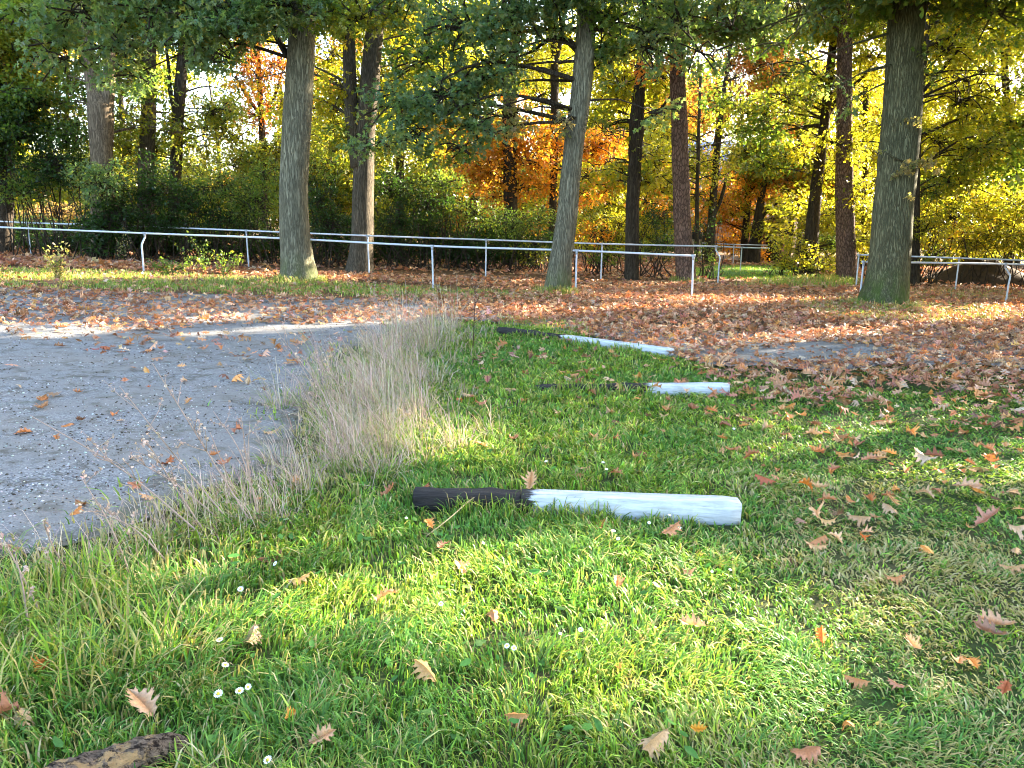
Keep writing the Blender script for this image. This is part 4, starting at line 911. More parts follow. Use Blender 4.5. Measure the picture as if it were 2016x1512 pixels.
# leaves placed one by one from the photograph: px, py, length m, colour, words
HAND = [
 (283, 1428, .15, (.52, .36, .27), 'large pale pinkish oak leaf standing above the log', 55),
 (90, 1350, .10, (.50, .17, .05), 'rust-red curled leaf in the tall grass at the left edge', 30),
 (45, 1445, .11, (.50, .38, .30), 'greyish pale leaf lying left of the log', 20),
 (842, 1352, .125, (.50, .31, .15), 'golden tan leaf with long points, alone in the front grass', 50),
 (762, 1205, .12, (.50, .30, .17), 'upright twisted tan leaf in the sunny middle grass', 65),
 (592, 1170, .12, (.52, .34, .17), 'broad tan leaf lit in the grass beneath the dry stalks', 40),
 (908, 1138, .11, (.50, .33, .20), 'pale notched leaf in the sunny grass below the black beam end', 25),
 (497, 1285, .13, (.42, .30, .22), 'grey-brown flat leaf spread wide near the daisies', 15),
 (575, 1440, .065, (.55, .30, .06), 'little golden yellow leaf near the bottom edge', 35),
 (634, 1490, .10, (.50, .32, .22), 'pinkish tan leaf at the very bottom edge', 40),
 (1018, 1435, .09, (.44, .24, .11), 'brown curled leaf in the bottom middle grass', 30),
 (1617, 1276, .085, (.62, .16, .03), 'bright orange leaf standing alone in the right foreground', 70),
 (1362, 1250, .12, (.46, .31, .2), 'long narrow folded tan leaf in the sunny patch', 20),
 (1960, 1262, .15, (.50, .33, .24), 'big pale leaf with dark underside at the right edge', 22),
 (1945, 1275, .14, (.26, .16, .13), 'dark purple-brown leaf under the big pale one at the right edge', 12),
 (1700, 1075, .07, (.58, .15, .03), 'small bright red-orange leaf right of the nearest beam', 30),
 (1320, 1066, .14, (.46, .24, .15), 'upright pinkish brown leaf in front of the white beam end', 60),
 (965, 1005, .14, (.52, .33, .17), 'pale tan leaf with deep lobes just below the black beam part', 45),
 (1045, 975, .15, (.56, .37, .24), 'upright pale leaf propped against the join of the nearest beam', 75),
 (768, 990, .12, (.36, .18, .11), 'brown leaf leaning in the dry grass left of the nearest beam', 60),
 (835, 985, .12, (.28, .12, .07), 'dark leaf in front of the tarred end of the nearest beam', 50),
 (1220, 1008, .12, (.32, .16, .11), 'brown leaf tucked against the front of the white beam', 30),
 (1250, 1008, .09, (.30, .13, .09), 'smaller dark leaf beside another against the white beam front', 30),
 (948, 897, .14, (.54, .36, .19), 'golden tan leaf lit on the slope between the first two beams', 55),
 (580, 958, .12, (.58, .34, .2), 'pale orange leaf at the gravel edge among dry stalks', 30),
 (795, 830, .16, (.58, .40, .2), 'glowing pale leaf caught upright in the dry grass', 80),
 (1225, 775, .17, (.52, .33, .2), 'upright pale leaf at the black half of the middle beam', 70),
 (1335, 770, .17, (.48, .22, .16), 'reddish leaf leaning on the front of the middle beam', 60),
 (1400, 790, .16, (.40, .2, .13), 'brown curled leaf just below the white end of the middle beam', 50),
 (1585, 972, .12, (.60, .22, .04), 'orange curled leaf in the right grass above the beam end', 45),
 (1505, 958, .16, (.40, .12, .07), 'dark red many-pointed leaf right of the white beam end', 25),
 (1610, 975, .13, (.54, .36, .22), 'pale leaf right beside the orange curled one', 20),
 (1820, 915, .18, (.50, .40, .38), 'large greyish pink leaf on the right lawn', 35),
 (1710, 920, .13, (.46, .27, .2), 'brown-pink leaf standing on the lawn left of the greyish pink one', 60),
 (1750, 1013, .16, (.52, .36, .27), 'long pale leaf lying flat on the right lawn', 12),
 (1900, 975, .20, (.50, .33, .25), 'broad pale pink leaf near the right edge of the lawn', 25),
 (1943, 1048, .18, (.44, .24, .2), 'rosy brown toothed leaf standing near the right edge', 55),
 (2000, 1060, .17, (.56, .40, .32), 'very pale leaf cut by the right edge', 35),
 (1625, 1043, .12, (.56, .37, .2), 'tan flat leaf with dark shadow right of the nearest beam', 15),
 (1578, 1043, .09, (.36, .2, .17), 'dull mauve leaf beside the tan flat one right of the beam', 30),
 (1690, 1035, .15, (.46, .3, .2), 'brown and tan doubled leaf on the right lawn', 18),
 (1215, 1165, .09, (.42, .22, .14), 'small reddish leaf above the sunny patch', 55),
 (1355, 1140, .09, (.42, .26, .17), 'thin tan leaf in the shade below the beam end', 15),
 (1795, 1300, .09, (.52, .38, .27), 'small washed-out leaf on the right foreground turf', 35),
 (1975, 1385, .08, (.36, .12, .06), 'dark red leaf at the lower right edge', 30),
 (1290, 1480, .16, (.46, .34, .24), 'ragged pale leaf with torn edge at the bottom', 20),
 (1585, 1503, .12, (.40, .2, .14), 'brown leaf at the bottom edge right of the middle', 15),
 (1375, 1462, .06, (.56, .30, .04), 'tiny amber leaf at the bottom right', 30),
 (10, 1440, .13, (.30, .15, .1), 'brown leaf at the lower left border', 20),
 (150, 1015, .10, (.56, .26, .1), 'orange leaf standing at the near edge of the gravel', 60),
 (20, 1085, .17, (.34, .2, .17), 'dull purple leaf on the gravel at the left edge', 25),
 (330, 915, .15, (.30, .11, .05), 'dark red leaf on the near gravel among weed stalks', 12),
 (85, 808, .15, (.34, .2, .12), 'brown leaf lying alone in the middle of the gravel', 15),
 (290, 735, .14, (.62, .36, .15), 'light orange leaf standing alone on the gravel', 45),
]
def hi_leaf(seed):
    """detailed oak leaf mesh, unit length along x, curled"""
    r = np.random.default_rng(seed)
    N = [(.08, .03), (.21, .10), (.37, .13), (.55, .15), (.72, .11), (.86, .06)]
    Lb = [(.15, .15), (.31, .28), (.50, .38), (.70, .33), (.84, .18)]
    V = [(-.14, 0, 0), (.02, 0, 0)]; tint = [1, 1]; F = []
    V += [(-.14, .008, 0), (.02, .010, 0)]; tint += [1, 1]; F.append((0, 1, 3)); F.append((0, 3, 2))
    mid = []
    for x, y in N: V.append((x, 0, 0)); tint.append(1); mid.append(len(V) - 1)
    V.append((1, 0, 0)); tint.append(.4); tip = len(V) - 1
    for s in (1, -1):
        nn = []
        for x, y in N: V.append((x + r.normal(0, .008), s * (y + r.normal(0, .006)), 0)); tint.append(0); nn.append(len(V) - 1)
        for i, (x, y) in enumerate(Lb):
            x += r.normal(0, .015); y *= r.uniform(.6, 1.15); a = np.array(V[nn[i]][:2]); b = np.array(V[nn[i + 1]][:2]); tp = np.array((x + .03, s * y)); bs = (a + b) / 2
            c = bs + (tp - bs) * .62
            pr = np.array((.055, s * .012)); ids = []
            for q, tt in ((a * .45 + c * .55 + (-.014, s * .0), 0), (c - pr * .75 + (0, s * .035), 0), (c + (-.012, s * .01), 0), (tp, 0), (c + pr * .45 - (0, s * .01), 0), (c + pr * 1.0 + (.01, s * .03), 0), (b * .5 + c * .5 + (.014, 0), 0)):
                V.append((q[0], q[1], 0)); tint.append(tt); ids.append(len(V) - 1)
            V.append((c[0] * .6 + bs[0] * .4, c[1] * .6 + bs[1] * .4, 0)); tint.append(.8); cc = len(V) - 1
            ring = [nn[i]] + ids + [nn[i + 1]]
            for p, q in zip(ring[:-1], ring[1:]): F.append((cc, p, q))
            F.append((mid[i], nn[i], cc)); F.append((mid[i], cc, mid[i + 1])); F.append((mid[i + 1], cc, nn[i + 1]))
        F.append((mid[-1], nn[-1], tip)); F.append((1, mid[0], nn[0]))
    V = np.array(V, float); V[:, 0] -= .5
    ky, kx, tw = r.normal(0, 1), r.normal(0, .7), r.normal(0, .9); ky = np.sign(ky) * (.45 + abs(ky) * .6)
    yy = np.abs(V[:, 1])
    V[:, 2] = ky * yy ** 1.4 * 1.5 + kx * V[:, 0] ** 2 + tw * V[:, 0] * V[:, 1] + .05 * np.sin(V[:, 0] * 16 + ky) * (yy / .3) + r.normal(0, .006, len(V)) * (yy > .05)
    return mesh('oak_leaf', V, np.array(F), M_OAKLEAF, smooth=True, fa={'vein': np.array(tint)})
LEAFM = [hi_leaf(s) for s in range(28)]
def put_leaf(pos, size, colr, label, tilt, group=None, k=None, az=None):
    o = bpy.data.objects.new('oak_leaf', LEAFM[rng.integers(len(LEAFM)) if k is None else k]); COL.objects.link(o)
    az = rng.uniform(0, 6.283) if az is None else az
    ta = rng.uniform(0, 6.283)
    q = Matrix.Rotation(ta, 4, 'Z') @ Matrix.Rotation(R(tilt), 4, 'X') @ Matrix.Rotation(-ta + az, 4, 'Z')
    if rng.random() < .4: q = q @ Matrix.Rotation(math.pi, 4, 'X')
    o.rotation_euler = q.to_euler(); o.scale = (size, size, size); o.location = pos
    o.color = (colr[0] * .92, colr[1] * .86, colr[2] * .72, 1); tag(o, label, 'leaf', group); return o
LOTP = LOT
for px, py, sz, cc, lab, tilt in HAND:
    p = G(px, py); onlot = inside(LOTP, p[:1], p[1:2])[0]
    p[2] += (.012 if onlot else .05) + sz * .42 * math.sin(R(tilt)) * .55
    # a tilted leaf leans back so that the camera sees its face
    o = put_leaf(p, sz, cc, lab, 0)
    q = Matrix.Rotation(rng.normal(0, .9), 4, 'Z') @ Matrix.Rotation(R(tilt * rng.uniform(.3, .75)), 4, 'X') @ Matrix.Rotation(rng.uniform(0, 6.283) if tilt < 40 else math.pi / 2 + rng.normal(0, .5), 4, 'Z')
    o.rotation_euler = q.to_euler()
# the next nearest ones in view, individually
order = np.argsort(np.where(vis, dist, 1e9)); NI = 300 - len(HAND)
hp = np.array([G(h[0], h[1])[:2] for h in HAND])
chosen = []
for i in order:
    if dist[i] < 1.9: continue
    if np.min(np.hypot(*(hp - L2[i]).T)) < .12: continue
    chosen.append(i)
    if len(chosen) >= NI: break
CN = ['tan', 'brown', 'russet', 'orange', 'pale pinkish', 'dark brown', 'maroon']; lc = np.array([c for c, _ in LIT]); lw = np.array([x for _, x in LIT])
inl = inside(LOTP, L2[:, 0], L2[:, 1])
for i in chosen:
    x, y = L2[i]; k = int(rng.choice(len(lc), p=lw / lw.sum())); sz = float(np.clip(rng.normal(.105, .03), .045, .16))
    if inl[i]: where = 'lying on the grey gravel lot'
    elif y < 3.1: where = 'in the front grass'
    elif y < 4.4: where = 'in the grass around the nearest beam'
    elif y < 7.2: where = 'on the lawn between the first two beams'
    else: where = 'on the lawn beyond the middle beam'
    if not inl[i] and y >= 3.1: where += ', right side' if x > .35 * y else ', middle part'
    tl = abs(rng.normal(0, 14))
    put_leaf((x, y, float(zg(x, y)) + (.02 if inl[i] else .045 - .015 * min(1, max(0, x / y / .4))) + sz * .3 * math.sin(R(tl))), sz, tuple(lc[k] * math.exp(rng.normal(0, .15))), f'{CN[k]} oak leaf {where}', tl, f'fallen leaves {where}')
m = np.ones(len(L2), bool); m[chosen] = False
R2 = L2[m]; d2 = dist[m]; v2 = vis[m]; ilot = inl[m]; n = len(R2)
acc = Acc()
for T, sel in ((T_OAK3, d2 < 14.5), (T_OAK2, d2 >= 14.5)):
    q = R2[sel]; k = len(q); grassy = ~ilot[sel]
    lift = np.where(q[:, 1] > 9.3, rng.random(k) ** 2 * .07 + .012, np.where(grassy, .045, .014) + rng.random(k) * .02)
    pos = np.column_stack([q, zg(q[:, 0], q[:, 1]) + lift + .012])
    a = rng.uniform(0, 6.283, k); tz = np.abs(rng.normal(0, .32, k))
    ax = np.column_stack([np.cos(a), np.sin(a), rng.normal(0, .3, k)]); nm = np.column_stack([rng.normal(0, .35, (k, 2)), np.ones(k)])
    sz = np.clip(rng.normal(.125, .03, k), .05, .19) * np.where(d2[sel] > 24, 1.5, 1)
    pos[:, 2] += np.abs(ax[:, 2]) * sz * .3
    V, F, C = scatter(T, pos, ax, nm, sz, pick(LIT, k, .2), .55)
    acc.add(V, F, C)
tag(acc.build('leaf_litter', M_LITTER), 'thick russet and tan carpet of fallen oak leaves', kind='stuff')

# ------------------------------------------------------------------ grass
def blades(x, y, h, wd, col, lean, az=None, bend=.6, z0=None):
    n = len(x); az = rng.uniform(0, 6.283, n) if az is None else az
    d = np.column_stack([np.cos(az), np.sin(az), np.zeros(n)]); fa = az + np.pi / 2 + rng.normal(0, .8, n)
    s = np.column_stack([np.cos(fa), np.sin(fa), np.zeros(n)]) * (wd / 2)[:, None]
    b = np.column_stack([x, y, (zg(x, y) if z0 is None else z0) - .005]); up = np.array([0, 0, 1.0])
    m = b + up * (h * .55)[:, None] + d * (h * lean * .35)[:, None]
    u = b + up * (h * (.92 - .28 * lean * bend))[:, None] + d * (h * lean * .85)[:, None]
    t = b + up * (h * (1.02 - .62 * lean * bend))[:, None] + d * (h * lean * 1.25)[:, None]
    V = np.stack([b - s, b + s, m - s * .95, m + s * .95, u - s * .6, u + s * .6, t], 1).reshape(-1, 3)
    o = (np.arange(n) * 7)[:, None, None]
    F4 = (np.array([(0, 1, 3, 2), (2, 3, 5, 4)])[None] + o).reshape(-1, 4); F3 = (np.array([(4, 5, 6)])[None] + o).reshape(-1, 3)
    return V, F4, F3, np.repeat(col, 7, 0)

NB = 420000
r = np.linspace(1.5, 14, 4000); pdf = np.minimum(1, (2.5 / r) ** 1.35) * r; cdf = np.cumsum(pdf); cdf /= cdf[-1]
rad = np.interp(rng.random(NB), cdf, r); th = rng.uniform(-.95, 1.0, NB)
x = rad * np.sin(th); y = rad * np.cos(th)
cl = vnoise(x, y, 4.5, 11); cl2 = vnoise(x, y, 1.2, 12); cl3 = vnoise(x, y, 11, 13)
from mathutils.kdtree import KDTree
kd = KDTree(len(LOT)); [kd.insert((p[0], p[1], 0), i) for i, p in enumerate(LOT)]; kd.balance()
keep = ~inside(LOT, x, y)
il = np.nonzero(~keep & (x > -6))[0]; de = np.array([kd.find((x[i], y[i], 0))[2] for i in il])
keep[il] = (rng.random(len(il)) < .75 * np.exp(-de / .16)) & (vnoise(x[il], y[il], 5, 40) > .42 + de * .5)
for bm in BEAMS: keep &= ~inside(bm, x, y)
nearlot = np.full(NB, 9.0); il = np.nonzero((x < .3) & (y > 2.5))[0]; nearlot[il] = [kd.find((x[i], y[i], 0))[2] for i in il]
keep &= rng.random(NB) < np.clip(.12 + nearlot * 1.1, 0, 1)
incar = inside(CARPET, x, y); keep &= ~(incar & (rng.random(NB) < .88))
keep &= ~(inside(PATH, x, y) & (rng.random(NB) < .9)) & ~(inside(bare, x, y))
keep &= rng.random(NB) < np.clip(.05 + 1.0 * cl3 + .45 * cl, 0, 1)
keep &= (y < 12.5) 
x, y, rad, cl, cl2, cl3 = [q[keep] for q in (x, y, rad, cl, cl2, cl3)]; n = len(x)
right = np.clip((x / (y + .1) - .12) / .35, 0, 1)         # mown shorter and drier to the right
edge = np.clip(1 - (x / (y + .1) + .42) / .25, 0, 1)      # long at the lot edge
h = (.036 + .04 * cl + .024 * cl3) * (1 - .5 * right) * (1 + .35 * edge) * rng.uniform(.55, 1.25, n)
wd = rng.uniform(.0035, .0085, n) * (rad / 2.5) ** .7
greens = [((.13, .25, .03), 5), ((.20, .33, .04), 5), ((.29, .40, .06), 3), ((.07, .16, .03), 2.5), ((.38, .42, .10), 1.8)]
dry = [((.42, .36, .15), 4), ((.36, .33, .12), 3), ((.5, .43, .24), 2)]
lush = [((.08, .20, .035), 5), ((.12, .27, .045), 5), ((.17, .32, .06), 3)]
col = pick(greens, n, .28)
isl = rng.random(n) < np.clip((cl2 - .5) * 3, 0, .8); col[isl] = pick(lush, int(isl.sum()), .15)
dryp = .09 + .55 * right * np.clip((vnoise(x, y, 1.6, 21) - .35) * 3, 0, 1) * (y < 5) + .12 * edge + .6 * np.exp(-nearlot[keep] / .35) + .10 * incar[keep]
isd = rng.random(n) < dryp; col[isd] = pick(dry, int(isd.sum()), .12)
az = vnoise(x, y, 2.2, 31) * 12 + rng.normal(0, 1.2, n)
lean = np.clip(.35 + .5 * cl + rng.normal(0, .3, n) + .45 * right, .05, 1.25)
V, F4, F3, C = blades(x, y, h, wd, col, lean, az)
gacc_V, gacc_F, gacc_C = [V], [(F4, F3, 0)], [C]; off = len(V)
def more(x, y, h, wd, col, lean, az=None):
    global off
    V, F4, F3, C = blades(x, y, h, wd, col, lean, az); gacc_V.append(V); gacc_F.append((F4 + off, F3 + off, 0)); gacc_C.append(C); off += len(V)
# long coarse blades at the lower left
q = sample_area(poly((-60, 1180), (150, 1130), (330, 1180), (360, 1300), (200, 1400), (-60, 1440)), 900, .2); n = len(q)
more(q[:, 0], q[:, 1], rng.uniform(.12, .30, n), rng.uniform(.004, .009, n), pick(greens + dry[:2], n, .15), np.clip(rng.normal(.6, .35, n), .1, 1.3))
# grass strip by the fences and round the mossy oak, clearing, beyond the rails
for pg, dn, hh, pal in ((STRIP, 300, .10, greens + dry), (poly((1560, 596), (1700, 590), (1960, 608), (2050, 630), (1800, 640), (1620, 625)), 260, .12, greens + dry + dry), (CLEAR, 160, .10, greens), (poly((1440, 566), (1640, 572), (1690, 560), (1650, 545), (1540, 552)), 150, .22, dry + greens), (poly((1720, 590), (2100, 596), (2100, 580), (1720, 572)), 100, .15, greens + dry), (poly((980, 642), (1180, 672), (1150, 640), (1000, 628)), 350, .1, greens + dry)):
    q = sample_area(pg, dn, .33); n = len(q)
    more(q[:, 0], q[:, 1], hh * rng.uniform(.5, 1.4, n), rng.uniform(.008, .016, n), pick(pal, n, .2), np.clip(rng.normal(.5, .3, n), .05, 1.2))
# tufts at the feet of the three big trunks
for px, py, rr_ in ((592, 556, .5), (1095, 580, .4), (1738, 606, .65), (1352, 557, .4), (1665, 556, .6)):
    g = G(px, py); n = 700; a = rng.uniform(0, 6.283, n); q = rr_ * (1 + .3 * rng.random(n))
    more(g[0] + np.cos(a) * q, g[1] + np.sin(a) * q * .8, rng.uniform(.08, .26, n), rng.uniform(.007, .013, n), pick(greens + dry + dry, n, .2), np.clip(rng.normal(.5, .3, n), .05, 1.2))
for bm, lo_, hi_, dn, hh in ((BEAMS[0], .12, .62, 420, .12), (BEAMS[0], 0, 1, 160, .075), (BEAMS[1], 0, .6, 240, .13), (BEAMS[2], .1, .9, 200, .11)):
    u_ = bm[1] - bm[0]; L_ = np.linalg.norm(u_); n = int(dn * L_ * (hi_ - lo_)); t_ = rng.uniform(lo_, hi_, n); q = bm[0] + u_ * t_[:, None] + np.array([u_[1], -u_[0]]) / L_ * (rng.random(n) ** 1.5 * .10)[:, None]
    kk = vnoise(t_ * 9, t_ * 0, 1, 70) > .3; q = q[kk]; n = len(q)
    more(q[:, 0], q[:, 1], hh * rng.uniform(.5, 1.35, n), rng.uniform(.004, .008, n) * (q[:, 1].mean() / 4) ** .7, pick(greens + dry[:1], n, .2), np.clip(rng.normal(.5, .3, n), .05, 1.2))
V = np.concatenate(gacc_V); F4 = np.concatenate([f[0] for f in gacc_F]); F3 = np.concatenate([f[1] for f in gacc_F])
tag(link('grass', mesh('grass', V, [F4, F3], M_GRASS, np.concatenate(gacc_C))), 'green lawn grass with drier straw blades', kind='stuff')

# broad-leaved weeds between the blades
q = np.vstack([sample_area(poly((100, 1250), (500, 1030), (1450, 1050), (1500, 1512), (100, 1512)), 70, .35, 7), sample_area(poly((900, 700), (1350, 720), (1450, 960), (850, 940)), 50, .3, 8), sample_area(poly((380, 1000), (560, 960), (700, 1050), (450, 1120)), 150, .2, 9)]); n = len(q)
a = rng.uniform(0, 6.283, n)
V, F, C = scatter((np.array([(0, 0), (.3, .2), (.7, .24), (1, 0), (.7, -.24), (.3, -.2)], float), np.array([(0, 1, 2, 3), (0, 3, 4, 5)])), np.column_stack([q, zg(q[:, 0], q[:, 1]) + rng.uniform(.02, .08, n)]),
                  np.column_stack([np.cos(a), np.sin(a), rng.normal(.25, .3, n)]), np.column_stack([rng.normal(0, .3, (n, 2)), np.ones(n)]), rng.uniform(.02, .06, n), pick([((.06, .17, .03), 3), ((.10, .24, .04), 3), ((.2, .3, .08), 1)], n, .15), .3)
tag(link('lawn_weeds', mesh('lawn_weeds', V, F, M_GRASS, C)), 'small broad green weed leaves mixed into the lawn', kind='stuff')

# loose stones and crumbs of soil on the lot
q = sample_area(LOT[(LOT[:, 0] > -30)], 1) if False else np.column_stack([rng.uniform(-9, 0, 60000), rng.uniform(3, 12.5, 60000)])
q = q[inside(LOT, q[:, 0], q[:, 1]) & (np.abs(q[:, 0]) < .74 * q[:, 1]) & (rng.random(len(q)) < np.clip((5 / q[:, 1]) ** 2, .05, 1) * np.clip(vnoise(q[:, 0], q[:, 1], 2.5, 3) * 1.6 - .2, .05, 1))]
oc = np.array([(1, 0, 0), (-1, 0, 0), (0, 1, 0), (0, -1, 0), (0, 0, .7), (0, 0, -.7)], float); of = np.array([(0, 2, 4), (2, 1, 4), (1, 3, 4), (3, 0, 4), (2, 0, 5), (1, 2, 5), (3, 1, 5), (0, 3, 5)])
n = len(q); sz = rng.uniform(.003, .010, n) * (q[:, 1] / 4) ** .3; V = oc[None] * sz[:, None, None] * rng.uniform(.6, 1.3, (n, 6, 1)); V[..., :2] = np.einsum('nij,nkj->nki', np.array([[np.cos(t_ := rng.uniform(0, 6.28, n)), -np.sin(t_)], [np.sin(t_), np.cos(t_)]]).transpose(2, 0, 1), V[..., :2])
V += np.column_stack([q, zg(q[:, 0], q[:, 1]) + .014])[:, None]
sc_ = pick([((.30, .30, .30), 5), ((.48, .48, .46), 2.5), ((.16, .15, .14), 3), ((.07, .055, .04), 5)], n, .2)
k = M('loose_stone', .85, .3); k.color(k.n('ShaderNodeAttribute', attribute_name='tint').outputs['Color'])
tag(link('loose_stones', mesh('loose_stones', V.reshape(-1, 3), (of[None] + (np.arange(n) * 6)[:, None, None]).reshape(-1, 3), k.m, np.repeat(sc_, 6, 0))), 'loose grey stones and soil crumbs on the lot', kind='stuff')

# ------------------------------------------------------------------ tall dry grass along the lot edge
DRYPAL = [((.52, .42, .32), 4), ((.60, .50, .40), 3), ((.40, .28, .22), 3.4), ((.52, .38, .34), 3.6), ((.26, .30, .09), 2.6)]
V_, F4_, F3_, C_ = [], [], [], []; off = 0
def addb(t):
    global off
    V_.append(t[0]); F4_.append(t[1] + off); F3_.append(t[2] + off); C_.append(t[3]); off += len(t[0])
core = poly((790, 668), (700, 700), (650, 760), (610, 850), (600, 930), (640, 990), (800, 990), (860, 930), (880, 850), (930, 760), (960, 690), (900, 655))
ridge = spline([[*G(830, 650)], [*G(770, 690)], [*G(720, 760)], [*G(705, 850)], [*G(700, 915)]], .1)
tus = []
for k in range(60):
    c = ridge[rng.integers(len(ridge))][:2] + rng.normal(0, 1, 2) * np.array([.34, .15]) + np.array([.15, 0]); tus.append((c[0], c[1], rng.uniform(.45, 1.15) * np.interp(c[1], [4, 6, 9, 11.5], [.5, .72, 1.1, 1.3]), rng.integers(26, 72)))
for k in range(26):
    g = sample_area(poly((150, 1090), (350, 1010), (460, 955), (600, 930), (640, 980), (520, 1060), (350, 1110), (60, 1180)), 60, 0)
    c = g[rng.integers(len(g))]; tus.append((c[0], c[1], rng.uniform(.25, .55), rng.integers(8, 26)))
g = sample_area(poly((585, 940), (620, 830), (700, 790), (830, 800), (850, 900), (790, 945), (640, 985)), 60, 0)
for k in range(30):
    c = g[rng.integers(len(g))]; tus.append((c[0], c[1], rng.uniform(.5, .95), rng.integers(18, 40)))
for k in range(16):
    c = ridge[rng.integers(len(ridge))][:2] + np.array([rng.uniform(.5, 1.1), rng.normal(0, .2)]); tus.append((c[0], c[1], rng.uniform(.25, .6), rng.integers(8, 25)))
for cx_, cy_, hs_, m_ in tus:
    a = rng.uniform(0, 6.283, m_); rr_ = .11 * np.sqrt(rng.random(m_)); sw = rng.normal(np.pi * .95, .5)
    az = np.arctan2(np.sin(a) * .8 + np.sin(sw) * .7 + rng.normal(0, .4, m_), np.cos(a) * .8 + np.cos(sw) * .7 + rng.normal(0, .4, m_))
    hh = .68 * hs_ * rng.beta(1.7, 1.7, m_) + .06
    addb(blades(cx_ + np.cos(a) * rr_, cy_ + np.sin(a) * rr_, hh, rng.uniform(.0017, .0038, m_) * (cy_ / 5) ** .6, pick(DRYPAL, m_, .2), np.clip(rng.normal(.55, .4, m_), .02, 1.5), az, .5))
    m2 = m_; a = rng.uniform(0, 6.283, m2)
    addb(blades(cx_ + np.cos(a) * .1, cy_ + np.sin(a) * .1, rng.uniform(.06, .22, m2) * min(1.2, hs_ + .3), rng.uniform(.003, .006, m2) * (cy_ / 5) ** .6, pick(DRYPAL + greens, m2, .2), np.clip(rng.normal(.9, .35, m2), .1, 1.4), a + rng.normal(0, .5, m2)))
q = sample_area(core, 160, .3, 6); n = len(q)
addb(blades(q[:, 0], q[:, 1], rng.uniform(.05, .2, n), rng.uniform(.003, .006, n) * (q[:, 1] / 5) ** .6, pick(DRYPAL + greens, n, .15), np.clip(rng.normal(.9, .3, n), .1, 1.4)))
# thinner stalks towards the camera on the edge of the gravel
q = sample_area(poly((180, 1085), (350, 1010), (460, 955), (560, 920), (640, 960), (560, 1050), (420, 1110), (250, 1140), (60, 1190), (0, 1130)), 190, .2, 5); n = len(q)
addb(blades(q[:, 0], q[:, 1], rng.uniform(.08, .34, n), rng.uniform(.0022, .0042, n), pick(DRYPAL, n, .15), np.clip(rng.normal(.45, .3, n), .02, 1.2), np.pi * .9 + rng.normal(0, 1.0, n), .4))
# feathery seed heads
heads = [(t[0] + rng.normal(0, .07), t[1] + rng.normal(0, .07), t[2]) for t in tus[:60] for _ in range(3)]
for (x, y, hs_) in heads:
    hgt = rng.uniform(.4, .78) * min(hs_, 1.15); a = np.pi * .95 + rng.normal(0, .8); ln = rng.uniform(.1, .95)
    k = 18; s = np.linspace(.72, 1, k); bx = x + np.cos(a) * hgt * ln * s ** 2; by = y + np.sin(a) * hgt * ln * s ** 2; bz = zg(x, y) + hgt * s * (1 - .2 * ln)
    addb(blades(bx, by, rng.uniform(.012, .04, k), np.full(k, .0018 * (y / 5) ** .6), pick([((.52, .38, .32), 3), ((.46, .32, .24), 3), ((.56, .45, .36), 2)], k, .1), np.full(k, .9), rng.uniform(0, 6.28, k), .2, bz))
    addb(blades(np.full(1, x), np.full(1, y), np.full(1, hgt), np.full(1, .0025), pick(DRYPAL, 1), np.full(1, ln * .8), np.full(1, a), .2))
tag(link('dry_grass', mesh('dry_grass', np.concatenate(V_), [np.concatenate(F4_), np.concatenate(F3_)], M_DRY, np.concatenate(C_))), 'tall bleached dry grass along the edge of the gravel lot', kind='stuff')

# dead branching weeds, one by one
def weed(px, py, tipx, tipy, label, colr=(.46, .34, .28), head=True, nb=9, wr=.0050, group='dead weed stalks at the gravel edge'):
    g = G(px, py); tp = P(tipx, tipy, g[1] - .02 + rng.normal(0, .08)); a = Acc()
    m = (g + tp) / 2 + np.array([rng.normal(0, .02), rng.normal(0, .02), .03])
    t = thing('dead_weed', label, 'weed', g, group)
    s = spline([g, m, tp], .03); add_tube(a, s, np.linspace(wr, wr * .35, len(s)), 5, col=colr)
    hd = Acc(); L = np.linalg.norm(tp - g)
    for i in range(nb):
        j = int(len(s) * rng.uniform(.4, .92)); b = s[j]; d = (s[-1] - s[0]) / L * .6 + rng.normal(0, .55, 3) * np.array([1, .7, .3]); d[2] = abs(d[2]) + .2
        e = b + d * L * rng.uniform(.1, .24); ss = spline([b, (b + e) / 2 + rng.normal(0, .01, 3), e], .03); add_tube(a, ss, np.linspace(wr * .5, wr * .25, len(ss)), 4, col=colr)
        if head:
            k = 9; p = ss[rng.integers(len(ss) // 2, len(ss), k)] + rng.normal(0, .006, (k, 3))
            V, F, C = scatter(T_RHOMB, p, unit(k), unit(k), rng.uniform(.010, .024, k), pick([((.52, .38, .31), 2), ((.6, .46, .37), 2)], k, .15), .3); hd.add(V, F, C)
    a.build('stem', M_DRY, t, False, g)
    if hd.n: hd.build('seed_sprays', M_DRY, t, False, g)
